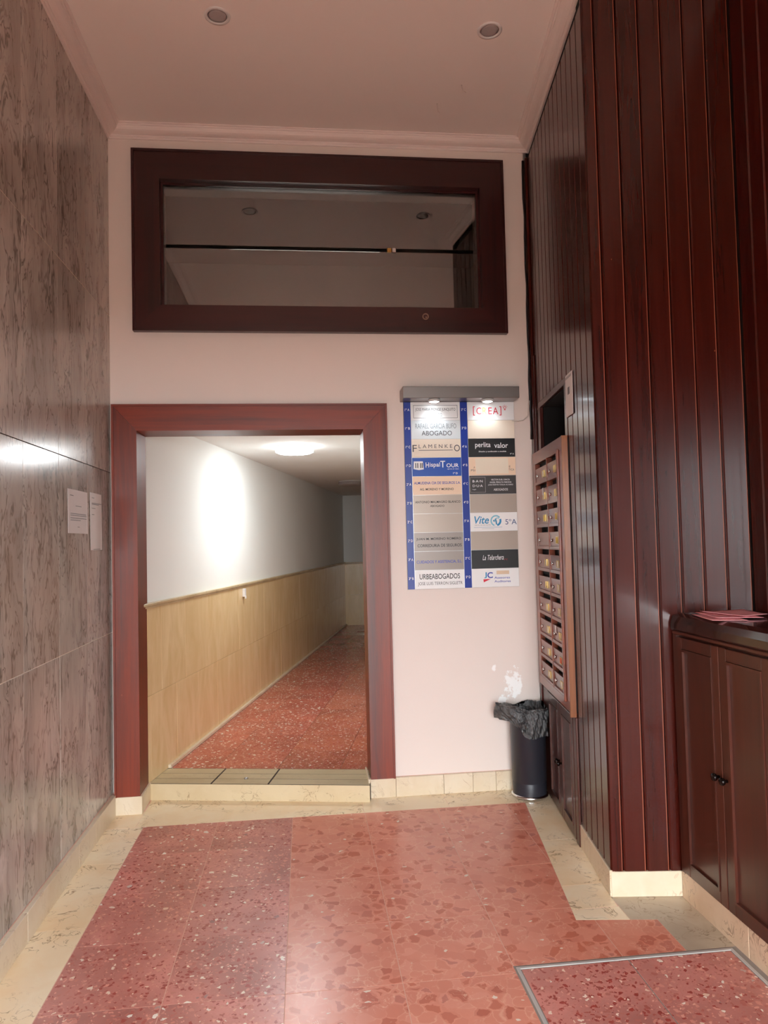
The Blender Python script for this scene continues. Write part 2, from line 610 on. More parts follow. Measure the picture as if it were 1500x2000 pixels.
def empty(name, loc=(0, 0, 0), ang=0.0):
    o = link(bpy.data.objects.new(name, None))
    o.empty_display_size = 0.1
    o.location = loc
    o.rotation_euler = (0, 0, ang)
    return o


_txt = {}


def text(parent, s, x, z, w, h, mat, y=-0.0006, shear=0.0, bold=0.0, name='lettering'):
    """flat lettering filling the box w x h centred at (x, z), facing -y"""
    cu = bpy.data.curves.new('lettering', 'FONT')
    cu.body = s
    cu.size = 1.0
    cu.shear = shear
    cu.offset = bold
    cu.resolution_u = 3
    cu.extrude = 0.0
    tmp = bpy.data.objects.new('lettering_source', cu)
    COL.objects.link(tmp)
    dg = bpy.context.evaluated_depsgraph_get()
    me = bpy.data.meshes.new_from_object(tmp.evaluated_get(dg))
    COL.objects.unlink(tmp)
    bpy.data.objects.remove(tmp)
    xs = [v.co.x for v in me.vertices]
    ys = [v.co.y for v in me.vertices]
    x0, x1, y0, y1 = min(xs), max(xs), min(ys), max(ys)
    for v in me.vertices:
        v.co = Vector(((v.co.x - (x0 + x1) / 2) / (x1 - x0) * w, 0, (v.co.y - (y0 + y1) / 2) / (y1 - y0) * h))
    me.materials.clear()
    me.materials.append(mat)
    o = link(bpy.data.objects.new(name, me))
    o.parent = parent
    o.location = (x, y, z)
    return o


def clip(poly, a, b, c):
    """keep a*x+b*y<=c"""
    out = []
    n = len(poly)
    for i in range(n):
        p, q = poly[i], poly[(i + 1) % n]
        dp, dq = a * p[0] + b * p[1] - c, a * q[0] + b * q[1] - c
        if dp <= 0:
            out.append(p)
        if dp * dq < 0:
            t = dp / (dp - dq)
            out.append((p[0] + (q[0] - p[0]) * t, p[1] + (q[1] - p[1]) * t))
    return out


def area(p):
    return abs(sum(p[i][0] * p[(i + 1) % len(p)][1] - p[(i + 1) % len(p)][0] * p[i][1] for i in range(len(p)))) / 2 if len(p) > 2 else 0


# ------------------------------------------------------------------ main dimensions (metres, camera at the origin)
XL = -1.10          # face of the grey marble
YB = 4.33           # face of the white end wall
CEIL = 3.955
A = rad(7.4)        # the plank wall turns away by this much
PX, PY = 1.24, 2.975        # corner of the plank pillar
XR = 1.872          # side wall of the recess
XC = 1.53           # cabinet fronts
CA = rad(11.6)      # corridor direction
YF = -1.3           # street front
tanA = math.tan(A)
RW = lambda y: PX + (y - PY) * tanA      # x of the plank wall face

# ------------------------------------------------------------------ floor
floor = struct(MB().box(-1.35, 2.15, YF - 0.1, 4.75, -0.10, -0.0005).build('floor', GROUT), 'red terrazzo floor with beige marble border')
GX = [-0.886, -0.495, -0.0935, 0.302, 0.699, 1.099, 1.52]
GY = [4.092, 3.72, 3.322, 2.92, 2.517, 2.12, 1.72, 1.32, 0.92, 0.52, 0.12, -0.28, -0.68, -1.08, -1.3]
HX0, HX1, HY0, HY1 = 0.705, 1.506, 1.73, 2.548     # hatch
BLx = lambda y: 1.213 + (y - 4.094) * (1.213 - 1.027) / (4.094 - 2.822)     # inner edge of right border
ma = (1.213 - 1.027) / (4.094 - 2.822)
m2 = (2.777 - 2.822) / (1.341 - 1.027)
g = 0.0014
for i in range(6):
    for j in range(len(GY) - 1):
        x0, x1, y1, y0 = GX[i] + g, GX[i + 1] - g, GY[j] - g, GY[j + 1] + g
        cell = [(x0, y0), (x1, y0), (x1, y1), (x0, y1)]
        if i == 5 and j == 3:
            pass
        polys = []
        if y1 < HY0 + 0.02:
            polys = [cell]
        else:
            upper = clip(clip(cell, 1, -ma, 1.213 - 4.094 * ma), m2, -1, 2.777 * -1 + m2 * 1.341) if False else None
            # part above the slanted edge of the jog, left of the border
            up_ = clip(cell, 1, -ma, 1.213 - 4.094 * ma)
            up_ = clip(up_, m2, -1, m2 * 1.341 - 2.777) if up_ else []
            lo_ = clip(cell, -m2, 1, 2.777 - m2 * 1.341)
            lo_ = clip(lo_, 1, 0, 1.338) if lo_ else []
            if x1 > HX0 + 0.01 and lo_:
                lo_ = clip(lo_, 0, -1, -(HY1 + 0.012))
            polys = [q for q in (up_, lo_) if q and area(q) > 2e-4]
            if len(polys) == 2 and area(up_) + area(lo_) > area(cell) * 0.999:
                polys = [cell]
        if not polys:
            continue
        mb = MB()
        for q in polys:
            mb.prism(q, -0.02, 0.0)
        mb.build('floor_tile', TER_A if i < 2 else TER_B, floor)


def slab(poly, mat=BEIGE, name='border_slab', z=0.0, par=None, th=0.02):
    return MB().prism(poly, z - th, z).build(name, mat, par or floor)


# left border, in pieces
ys = [4.09, 3.655, 3.06, 2.46, 1.86, 1.26, 0.66, 0.06, -0.54, -1.3]
for a_, b_ in zip(ys[:-1], ys[1:]):
    slab([(-1.088, b_ + 0.0008), (-0.888, b_ + 0.0008), (-0.888, a_ - 0.0008), (-1.088, a_ - 0.0008)])
# back border under the door and along the end wall
RT_L, RT_R = (-0.935, 4.52), (0.352, 4.303)
slab([(-1.088, 4.092), (-0.93, 4.092), (-0.93, 4.33), (-1.088, 4.33)])
slab([(-0.9285, 4.094), (0.298, 4.094), (0.298, RT_R[1] + 0.025), (-0.9285, 4.535)])
slab([(0.3, 4.094), (0.78, 4.094), (0.78, 4.33), (0.3, 4.33)])
slab([(0.7815, 4.094), (1.2135, 4.094), (1.2135 + 0.03, 4.33), (0.7815, 4.33)])
# right border along the plank wall
bys = [4.33, 4.02, 3.57, 3.10, 2.90]
for a_, b_ in zip(bys[:-1], bys[1:]):
    slab([(BLx(b_) + 0.0015, b_ + 0.0008), (RW(b_), b_ + 0.0008), (RW(a_), a_ - 0.0008), (BLx(a_) + 0.0015, a_ - 0.0008)])
yl = lambda x: 2.777 + m2 * (x - 1.341)
slab([(BLx(2.898) + 0.0015, 2.898), (1.235, 2.898), (1.235, yl(1.235) + 0.001), (1.0275, yl(1.0275) + 0.001)])
slab([(1.2365, 2.995), (1.54, 2.94), (1.54, 2.56), (1.34, 2.56), (1.34, yl(1.34) + 0.001), (1.2365, yl(1.2365) + 0.001)],
     marble_beige('grey_beige_marble', (196, 180, 158), (176, 158, 136), (120, 98, 78)))

# hatch let into the floor
hatch = tag(empty('floor_hatch', (HX0, HY0, 0)), 'terrazzo floor hatch in a metal frame beside the counter base', 'hatch')
W_, H_ = HX1 - HX0, HY1 - HY0
for nm, b in (('frame_bar', (0, W_, H_ - 0.012, H_)), ('frame_bar', (0, W_, 0, 0.012)), ('frame_bar', (0, 0.012, 0.012, H_ - 0.012)), ('frame_bar', (W_ - 0.012, W_, 0.012, H_ - 0.012))):
    MB().box(b[0], b[1], b[2], b[3], -0.02, 0.003, 0.001).build(nm, STEEL, hatch)
for i in range(2):
    for j in range(2):
        cx = [0.016, 0.4015, 0.4055, W_ - 0.016]
        cy = [0.016, H_ / 2 - 0.002, H_ / 2 + 0.002, H_ - 0.016]
        MB().box(cx[2 * i], cx[2 * i + 1], cy[2 * j], cy[2 * j + 1], -0.02, 0.001, 0.0006).build('hatch_tile', TER_A, hatch)
MB().box(0.399, 0.408, 0.012, H_ - 0.012, -0.02, 0.0002).build('joint', CEMENT, hatch)
# cement bedding around the hatch
MB().box(-0.018, W_ + 0.014, -0.012, H_ + 0.011, -0.02, -0.0001).build('bedding', CEMENT, hatch)
if True:
    # right hand strip beside the cabinet base, next to the hatch
    slab([(HX1 + 0.014, HY0 - 0.4), (1.54, HY0 - 0.4), (1.54, 2.559), (HX1 + 0.014, 2.559)], CEMENT)

# ------------------------------------------------------------------ ceiling and cornice
ceiling = struct(MB().box(-1.3, 2.1, YF - 0.1, 4.53, CEIL, CEIL + 0.1).build('ceiling', CEILW), 'pale painted ceiling')

# two curled scabs of paint on the ceiling
for (x, y, a0) in ((0.804, 4.0, 0.9), (0.91, 3.812, 0.6)):
    pts = [(x + math.cos(a0) * t_ * 0.022, y + math.sin(a0) * t_ * 0.055 + 0.006 * math.cos(t_ * 2.5), CEIL - 0.0035 - 0.0025 * (1 - t_ * t_)) for t_ in [k / 5 for k in range(-5, 6)]]
    MB().tube(pts, 0.0035, 6).build('paint_flake', CEILW, ceiling)


def sweep(path, prof, name, mat):
    """profile (offset into room, z) along an open xy path; room lies to the right of travel"""
    n = len(path)
    nor = []
    for i in range(n - 1):
        d = Vector((path[i + 1][0] - path[i][0], path[i + 1][1] - path[i][1])).normalized()
        nor.append(Vector((d.y, -d.x)))
    vs, fs = [], []
    m = len(prof)
    for i in range(n):
        if i == 0:
            k = nor[0]
        elif i == n - 1:
            k = nor[-1]
        else:
            k = nor[i - 1] + nor[i]
            k = k / (k.dot(nor[i]))
        for o, z in prof:
            vs.append((path[i][0] + k.x * o, path[i][1] + k.y * o, z))
    for i in range(n - 1):
        for j in range(m):
            j2 = (j + 1) % m
            fs.append((i * m + j, i * m + j2, (i + 1) * m + j2, (i + 1) * m + j))
    fs.append(list(range(m)))
    fs.append([(n - 1) * m + j for j in range(m)][::-1])
    return MB().add(vs, fs).build(name, mat)


cp = [(0, CEIL + 0.004), (0, 3.893), (0.010, 3.893), (0.012, 3.901), (0.020, 3.904), (0.022, 3.910)]
cp += [(0.022 + 0.046 * math.sin(a_), 3.910 + 0.030 * (1 - math.cos(a_))) for a_ in [rad(18 * k) for k in range(1, 6)]]
cp += [(0.074, 3.942), (0.076, 3.948), (0.086, 3.950), (0.088, CEIL + 0.004)]
c18 = 0.02
cornice_path = [(XL, YF + 0.02), (XL, YB), (RW(YB) + c18, YB), (PX + c18, PY + 0.02), (XR, PY + 0.02 - (XR - PX - c18) * tanA), (XR, YF + 0.02)]
struct(sweep(cornice_path, cp, 'trim_1', CORNW), 'moulded white plaster cornice round the ceiling')

# ------------------------------------------------------------------ left wall: marble panels
wl = struct(MB().box(-1.30, XL - 0.0025, YF, YB + 0.2, 0, CEIL).build('wall_left', plain('left_wall_mortar', (244, 234, 216), 0.8)), 'left wall clad in grey veined marble panels')
zc = [0.116, 1.017, 1.929, 2.842, 3.90]
yc = [YB, 3.863, 3.432, 3.008, 2.58, 2.15, 1.72, 1.29, 0.86, 0.43, 0.0, -0.43, -0.86, YF]
cache = {}
for i in range(len(yc) - 1):
    for j in range(4):
        dy, dz = yc[i] - yc[i + 1] - 0.003, zc[j + 1] - zc[j] - 0.004
        key = (round(dy, 4), round(dz, 4))
        if key not in cache:
            cache[key] = MB().box(-0.002, 0, -dy / 2, dy / 2, -dz / 2, dz / 2, 0.0005).mesh('marble_panel', GREY)
        inst('marble_panel', cache[key], wl, (XL + random.uniform(-0.0004, 0.0004), (yc[i] + yc[i + 1]) / 2, (zc[j] + zc[j + 1]) / 2))
MB().box(XL - 0.003, XL - 0.0016, YF, YB, 1.9272, 1.9308).build('joint_shade', DARKJ, wl)  # flush dark strip, paints the shade along this panel joint
bl = struct(MB().box(XL - 0.012, XL + 0.001, YF, YB, 0, 0.117).build('baseboard_left', GROUT))
yb_ = [YB - 0.04, 3.9, 3.62, 2.98, 2.36, 1.74, 1.12, 0.5, -0.12, -0.74, YF]
for a_, b_ in zip(yb_[:-1], yb_[1:]):
    MB().box(XL, XL + 0.022, b_ + 0.0006, a_ - 0.0006, 0, 0.114, 0.0015).build('baseboard_slab', BASEB, bl)

# ------------------------------------------------------------------ end wall with door and transom openings
DX0, DX1, DZ = -0.95, 0.355, 2.17           # clear doorway
TX0, TX1, TZ0, TZ1 = -0.81, 1.115, 2.895, 3.655     # transom opening
mb = MB()
WXR = 1.398
for (a_, b_, c_, d_) in ((XL, DX0 - 0.02, 0, 2.2), (DX1 + 0.02, WXR, 0, 2.2), (XL, WXR, 2.2, TZ0), (XL, TX0, TZ0, TZ1), (TX1, WXR, TZ0, TZ1), (XL, WXR, TZ1, CEIL)):
    mb.box(a_, b_, YB, YB + 0.2, c_, d_)
mb.box(1.35, 1.75, YB + 0.1, YB + 0.2, 0, CEIL)
mb.box(-1.3, XL, YB + 0.05, YB + 0.2, 0, CEIL)
wb = struct(mb.build('wall_back', WALLW), 'pale painted end wall around the doorway')
# cream skirting right of the door
bb = struct(MB().box(0.352, 1.42, YB - 0.004, YB + 0.002, 0, 0.113).build('baseboard_back', GROUT))
for a_, b_ in ((0.352, 0.505), (0.5065, 0.79), (0.7915, 0.965), (0.9665, 1.105), (1.1065, 1.398)):
    MB().box(a_, b_, YB - 0.022, YB - 0.003, 0, 0.112, 0.0015).build('baseboard_slab', BASEB, bb)
# base blocks under the two door posts
tb = struct(MB().box(-1.092, -0.935, 4.284, YB + 0.2, 0, 0.1, 0.002).build('trim_2', BASEB), 'cream marble block under the left door post')
tb = struct(MB().box(0.342, 0.352, 4.29, YB + 0.2, 0, 0.117, 0.002).build('trim_3', BASEB), 'cream marble strip at the foot of the right door post')

# door frame
door = struct(empty('door_1', (0, 4.288, 0)), 'varnished mahogany frame of the open doorway')
d_ = YB + 0.2 - 4.288
fx0, fx1, fz = -1.085, 0.502, 2.318
ix0, ix1, iz = -0.946, 0.358, 2.165
MB().prism_y([(fx0, 0.1), (ix0, 0.1), (ix0, iz), (fx0, fz)], 0, d_).build('jamb', WOODZ, door)
MB().prism_y([(ix1, 0.115), (fx1, 0.115), (fx1, fz), (ix1, iz)], 0, d_).build('jamb', WOODZ, door)
MB().prism_y([(fx0 + 0.001, fz), (ix0 + 0.001, iz), (ix1 - 0.001, iz), (fx1 - 0.001, fz)], 0.0006, d_).build('lintel', WOODX, door)
e = 0.012
MB().prism_y([(fx0, 0.1), (fx0 + e, 0.1), (fx0 + e, fz - e), (fx0, fz)], -0.007, 0.001).build('edge_bead', WOODZ, door)
MB().prism_y([(fx1 - e, 0.115), (fx1, 0.115), (fx1, fz), (fx1 - e, fz - e)], -0.007, 0.001).build('edge_bead', WOODZ, door)
MB().prism_y([(fx0, fz), (fx0 + e, fz - e), (fx1 - e, fz - e), (fx1, fz)], -0.007, 0.001).build('edge_bead', WOODX, door)

# transom window
tr = struct(empty('window_1', (0, 4.295, 0)), 'wide fixed transom window in a dark wooden frame')
ox0, ox1, oz0, oz1 = -0.962, 1.259, 2.748, 3.824
qx0, qx1, qz0, qz1 = -0.804, 1.107, 2.902, 3.648
dt = 0.075
for nm, pts, mt in (('frame_rail', [(ox0, oz1), (qx0, qz1), (qx1, qz1), (ox1, oz1)], WOODT), ('frame_rail', [(ox0, oz0), (ox1, oz0), (qx1, qz0), (qx0, qz0)], WOODT),
                    ('frame_stile', [(ox0, oz0), (qx0, qz0), (qx0, qz1), (ox0, oz1)], WOODTZ), ('frame_stile', [(ox1, oz0), (ox1, oz1), (qx1, qz1), (qx1, qz0)], WOODTZ)):
    MB().prism_y(pts, 0, dt).build(nm, mt, tr)
e = 0.014
for pts, mt in (([(ox0, oz1), (ox0 + e, oz1 - e), (ox1 - e, oz1 - e), (ox1, oz1)], WOODT), ([(ox0, oz0), (ox1, oz0), (ox1 - e, oz0 + e), (ox0 + e, oz0 + e)], WOODT),
                ([(ox0, oz0), (ox0 + e, oz0 + e), (ox0 + e, oz1 - e), (ox0, oz1)], WOODTZ), ([(ox1, oz0), (ox1, oz1), (ox1 - e, oz1 - e), (ox1 - e, oz0 + e)], WOODTZ)):
    MB().prism_y(pts, -0.006, 0.001).build('edge_bead', mt, tr)
e = 0.013
for pts in ([(qx0, qz1), (qx0 + e, qz1 - e), (qx1 - e, qz1 - e), (qx1, qz1)], [(qx0, qz0), (qx1, qz0), (qx1 - e, qz0 + e), (qx0 + e, qz0 + e)],
            [(qx0, qz0), (qx0 + e, qz0 + e), (qx0 + e, qz1 - e), (qx0, qz1)], [(qx1, qz0), (qx1, qz1), (qx1 - e, qz1 - e), (qx1 - e, qz0 + e)]):
    MB().prism_y(pts, 0.045, 0.06).build('glazing_bead', WOODT, tr)
GL = glass('window_glass')
MB().box(qx0, qx1, 0.062, 0.066, qz0, 3.262).build('pane', GL, tr)
MB().box(qx0, qx1, 0.062, 0.066, 3.284, qz1).build('pane', GL, tr)
MB().box(0.535, 0.562, 0.054, 0.074, 3.261, 3.285, 0.002).build('glass_clip', BRASS, tr)
MB().box(0.566, 0.590, 0.054, 0.074, 3.259, 3.287, 0.002).build('glass_clip', CHROME, tr)
lk = MB().lathe([(0.020, 0.001), (0.020, -0.004), (0.016, -0.006), (0.013, -0.004), (0.013, 0.001)], 0.752, 0, 2.846, 24, 'y', False).build('lock_rose', plain('dull_brass', (150, 124, 108), 0.6, 0.4), tr)
MB().lathe([(0.005, 0.001), (0.005, -0.003), (0.0, -0.003)], 0.756, 0, 2.842, 12, 'y').build('lock_pin', bpy.data.materials['dull_brass'], tr)
# store room behind the transom
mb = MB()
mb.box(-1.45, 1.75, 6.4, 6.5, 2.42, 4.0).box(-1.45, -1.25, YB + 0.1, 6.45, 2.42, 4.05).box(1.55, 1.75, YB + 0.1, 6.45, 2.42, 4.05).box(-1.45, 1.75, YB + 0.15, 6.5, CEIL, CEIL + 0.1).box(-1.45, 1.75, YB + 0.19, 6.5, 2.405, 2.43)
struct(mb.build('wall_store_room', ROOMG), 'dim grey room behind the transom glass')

# ------------------------------------------------------------------ corridor beyond the doorway
# local frame: u along the corridor, v across it, 0 at the left wall
ZC = 0.095
CO = Vector((-0.945, 4.52, 0))
cor_ang = math.pi / 2 - CA          # local x axis points down the corridor, local y to the LEFT of it
LEN = 8.02
WID = 1.34
kink = 0.30
# corridor base (landing body): riser faces the lobby
cf = struct(empty('floor_corridor', (CO.x, CO.y, 0), cor_ang), 'red terrazzo corridor floor, one step up')
mb = MB().box(0.01, LEN + 0.1, -1.318, 0.0, -0.02, ZC - 0.0007).box(0.34, LEN + 0.1, -WID - 0.1, 0.15, -0.02, ZC - 0.0007)
mb.build('landing_base', DARKJ, cf)
# riser slab, darker and rougher than the border marble
MB().box(-0.004, 0.012, -1.318, -0.001, 0, ZC - 0.001).build('riser_slab', marble_beige('dull_beige_marble', (220, 202, 168), (206, 184, 146), (150, 120, 90), 0.4), cf)
STRIP = marble_beige('pale_olive_marble', (206, 190, 154), (190, 172, 134), (140, 118, 86), 0.4, 0.3)
# three threshold strips with dark joints; the middle lot is a lift-out hatch
MB().box(0.0, 0.292, -1.318, 0.0, ZC - 0.0045, ZC - 0.0006).build('joint_bed', DARKJ, cf)
su = [0.004, 0.098, 0.194, 0.292]
for k in range(3):
    for (va, vb) in ((0.0, 0.370), (0.380, 0.714), (0.724, 1.318)):
        MB().box(su[k] + 0.0025, su[k + 1] - 0.0025, -vb, -va, ZC - 0.004, ZC, 0.0008).build('threshold_strip', STRIP, cf)
MB().lathe([(0.014, 0), (0.013, 0.006), (0.0, 0.009)], 0.10, -0.56, ZC, 16).build('hatch_knob', ALU, cf)
# corridor tiles
vs_ = [0.022, 0.31, 0.705, 1.10, WID]
u = 0.295
row = 0
while u < LEN:
    u2 = min(u + 0.398, LEN)
    for k in range(4):
        MB().box(u + 0.001, u2 - 0.001, -vs_[k + 1] + 0.001, -vs_[k] - 0.001, ZC - 0.012, ZC).build('corridor_tile', TER_C if k < 2 else TER_D, cf)
    u = u2
# walls of the corridor
cl = struct(empty('wall_corridor_left', (CO.x, CO.y, 0), cor_ang), 'corridor wall, white above a tan marble dado')
MB().box(-0.17, LEN + 0.1, 0.012, 0.16, 0.0, 2.36).build('plaster_face', CORRW, cl)
uu, zj, zt = -0.02, 0.605, 1.128
w0 = [0.30, 0.42, 0.42]
du = 0.415
for r_, (za, zb, off) in enumerate(((ZC, zj, 0.0), (zj, zt, 0.17))):
    u = -0.16
    u2 = u + 0.2 + off
    while u < LEN - 0.01:
        u2 = min(u2, LEN)
        MB().box(u + 0.0006, u2 - 0.0006, 0.0, 0.02, za + 0.0006, zb - 0.0006, 0.001).build('dado_slab', TAN, cl, (0, random.uniform(-0.0012, 0.0), 0))
        u, u2 = u2, u2 + du
MB().box(-0.16, LEN, -0.008, 0.02, zt, zt + 0.014, 0.002).box(-0.16, LEN, -0.016, 0.02, zt + 0.014, zt + 0.032, 0.003).build('dado_rail', marble_beige('rail_marble', (214, 194, 158), (192, 168, 128), (140, 112, 80), 0.3), cl)
MB().box(0.292, LEN, -0.022, 0.0, ZC, ZC + 0.022, 0.002).build('floor_strip', BASEB, cl)
cr = struct(empty('wall_corridor_right', (CO.x, CO.y, 0), cor_ang), 'right wall of the corridor')
MB().box(0.26, LEN + 0.1, -WID - 0.15, -WID, 0.0, 2.36).build('plaster_face', CORRW, cr)
MB().box(0.26, LEN, -WID, -WID + 0.014, ZC, zt + 0.03, 0.001).build('dado_face', TAN, cr)
ce = struct(empty('wall_corridor_end', (CO.x, CO.y, 0), cor_ang), 'far end wall of the corridor')
MB().box(LEN, LEN + 0.12, -WID - 0.15, 0.16, 0.0, 2.36).build('plaster_face', CORRW, ce)
v = 0.0
while v < WID:
    v2 = min(v + 0.34, WID)
    for za, zb in ((ZC, zj), (zj, zt)):
        MB().box(LEN - 0.014, LEN, -v2 + 0.0008, -v - 0.0008, za + 0.0008, zb - 0.0008, 0.001).build('dado_slab', TAN, ce)
    v = v2
MB().box(LEN - 0.022, LEN, -WID, 0, zt, zt + 0.03, 0.002).build('dado_rail', BASEB, ce)
cc = struct(empty('ceiling_corridor', (CO.x, CO.y, 0), cor_ang), 'low white corridor ceiling')
sk = lambda yy, vv: (yy - CO.y + vv * math.sin(CA)) / math.cos(CA)      # u where the corridor crosses the lobby line y
MB().prism([(sk(YB + 0.19, -0.2), 0.2), (sk(YB + 0.19, WID + 0.15), -WID - 0.15), (LEN + 0.1, -WID - 0.15), (LEN + 0.1, 0.2)], 2.285, 2.404).build('ceiling_face', CORRW, cc)


def corridor_lamp(x, y, mat, rim, label):
    t = tag(empty('ceiling_lamp', (x, y, 2.285)), label, 'lamp', 'round surface lamps on the corridor ceiling')
    MB().lathe([(0.150, 0.0), (0.153, -0.012)], seg=40).build('base_ring', LAMPW, t)
    MB().lathe([(0.149, -0.011), (0.156, -0.02), (0.152, -0.046)], seg=40, cap=False).build('diffuser_rim', rim, t)
    MB().lathe([(0.152, -0.046), (0.13, -0.056), (0.06, -0.061), (0.0, -0.062)], seg=40, cap=False).build('diffuser', mat, t)
    return t


corridor_lamp(-0.066, 5.95, emis('lit_diffuser', (0.93, 0.98, 1.0, 1), CORRIDOR_LAMP), emis('lit_diffuser_rim', (0.93, 0.98, 1.0, 1), CORRIDOR_LAMP * 0.3), 'lit round white ceiling lamp near the corridor doorway')
corridor_lamp(0.605, 9.40, GREYDISC, GREYDISC, 'unlit round ceiling lamp further down the corridor')
# little white box under the rail
sw = tag(empty('wall_sensor', (CO.x, CO.y, 0), cor_ang), 'small white box on the tan dado just below the rail', 'sensor')
us = 2.0
MB().box(us - 0.022, us + 0.022, -0.024, -0.001, 1.045, 1.115, 0.003).build('housing', LAMPW, sw)
MB().box(us - 0.016, us + 0.010, -0.03, -0.022, 1.028, 1.05, 0.002).build('tip', LAMPW, sw)

# ------------------------------------------------------------------ plank wall on the right (local x to the viewer's right, y into the wall)
RF = (PX, PY, 0)
RA = -(math.pi / 2 + A)
wr = struct(empty('wall_right', RF, RA), 'right wall of glossy mahogany planks')
SB = (YB - PY) / math.cos(A)       # length of the plank wall
PTOP = 3.825
NS0, NS1, NZ0, NZ1 = 0.545, 1.165, 2.02, 2.262      # open niche
# dark backing with a hole for the niche
mb = MB()
mb.box(-SB - 0.13, -NS1, 0.02, 0.14, 0, CEIL).box(-NS0, -0.02, 0.02, 0.14, 0, CEIL).box(-NS1, -NS0, 0.02, 0.14, NZ1, CEIL).box(-NS1, -NS0, 0.02, 0.14, 0, NZ0)
mb.build('backing', BLACKW, wr)
nb = MB()
nb.box(-NS1 - 0.01, -NS0 + 0.01, 0.40, 0.42, NZ0 - 0.01, NZ1 + 0.01)
nb.box(-NS1 - 0.02, -NS1, 0.14, 0.42, NZ0 - 0.01, NZ1 + 0.01).box(-NS0, -NS0 + 0.02, 0.14, 0.42, NZ0 - 0.01, NZ1 + 0.01)
nb.box(-NS1, -NS0, 0.14, 0.42, NZ0 - 0.02, NZ0).box(-NS1, -NS0, 0.14, 0.42, NZ1, NZ1 + 0.02)
nb.build('niche_lining', wood('niche_wood', 'z', (30, 8, 6), (52, 14, 10), 0.4, 0.1), wr)
pw = 0.0975
PL = {}


def plank(parent, u0, u1, z0, z1, mat=WOODP, worn=False):
    dx, dz = u1 - u0 - 0.002, z1 - z0
    key = (round(dx, 4), round(dz, 4), mat.name, worn)
    if key not in PL:
        c = 0.006
        # a plank with chamfered long edges
        pts = [(-dx / 2, 0.018), (-dx / 2, c), (-dx / 2 + c, 0), (dx / 2 - c - 0.003, 0), (dx / 2 - c, 0), (dx / 2, c), (dx / 2, 0.018)]
        PL[key] = MB().prism(pts, 0, dz).mesh('plank', mat)
        if worn:       # varnish rubbed off along one long edge
            PL[key].materials.append(WORN)
            for pg in PL[key].polygons:
                if pg.normal.y < -0.99 and pg.center.x > dx / 2 - c - 0.0031:
                    pg.material_index = 1
    return inst('plank', PL[key], parent, ((u0 + u1) / 2, 0, z0))


s = 0.0
k = 0
while s < SB - 0.02:
    s2 = min(s + pw, SB)
    if s2 <= 0.49:
        plank(wr, -s2, -s, 0.112, PTOP)
    elif s < 1.16:
        plank(wr, -s2, -s, NZ1 + 0.035, PTOP)
    else:
        plank(wr, -s2, -s, 0.0, PTOP)
    s = s2
# casing boards round the niche
MB().box(-NS1 - 0.05, -0.489, -0.002, 0.018, NZ1, NZ1 + 0.034, 0.002).build('niche_casing', WOODCX, wr)
MB().box(-NS0, -0.489, -0.002, 0.018, 1.99, NZ1, 0.002).build('niche_casing', WOODP, wr)
MB().box(-NS1 - 0.05, -NS1, -0.002, 0.018, 1.99, NZ1, 0.002).build('niche_casing', WOODP, wr)
# corner boards next to the end wall
MB().box(-SB + 0.004, -SB + 0.055, -0.016, 0.0, 0.0, 3.84, 0.003).build('corner_board', WOODP, wr)
MB().box(-SB + 0.062, -SB + 0.10, -0.008, 0.0, 0.0, 2.6, 0.003).build('corner_board', WOODP, wr)
# baseboard, plank side
br = struct(MB().box(-0.525, 0.0, -0.006, 0.018, 0, 0.108, 0.002).build('baseboard_right', BASEB, None, RF, (0, 0, RA)), 'cream marble skirting under the planks')

# ------------------------------------------------------------------ pillar face and recess wall
wp = struct(empty('wall_pillar', RF, -A), 'mahogany plank face of the pillar beside the counter')
PF_W = (XR - PX) / math.cos(A)
MB().box(0.012, PF_W + 0.1, 0.02, 0.12, 0, CEIL).build('backing', BLACKW, wp)
edges = [0.0, 0.055, 0.151, 0.247, 0.343, 0.438, 0.533, PF_W]
for a_, b_ in zip(edges[:-1], edges[1:]):
    plank(wp, a_, b_, 0.104, 3.885, worn=True)
bp = struct(MB().box(0.0, 0.303, -0.003, 0.018, 0, 0.103, 0.002).build('baseboard_pillar', BASEB, None, RF, (0, 0, -A)), 'cream marble skirting under the pillar planks')
ws = struct(empty('wall_recess', (XR, PY - (XR - PX) * tanA, 0), -math.pi / 2), 'dark plank side wall above the counter')
y_end = PY - (XR - PX) * tanA - YF
MB().box(-0.1, y_end, 0.02, 0.12, 0, CEIL).build('backing', BLACKW, ws)
u = 0.0
while u < y_end - 0.01:
    u2 = min(u + 0.096, y_end)
    plank(ws, u, u2, 0.0, 3.885)
    u = u2

# ------------------------------------------------------------------ street front with the entrance opening
mb = MB()
mb.box(-1.3, ENT_X0, YF - 0.15, YF, 0, CEIL).box(ENT_X1, 2.1, YF - 0.15, YF, 0, CEIL).box(ENT_X0, ENT_X1, YF - 0.15, YF, ENT_Z, CEIL)
struct(mb.build('wall_front', WOODC), 'street front wall with the open entrance')
struct(MB().box(-14, 14, -22, YF - 0.1, -0.2, -0.01).build('floor_street', plain('street_paving', (140, 130, 120), 0.8)), 'pavement outside the entrance')

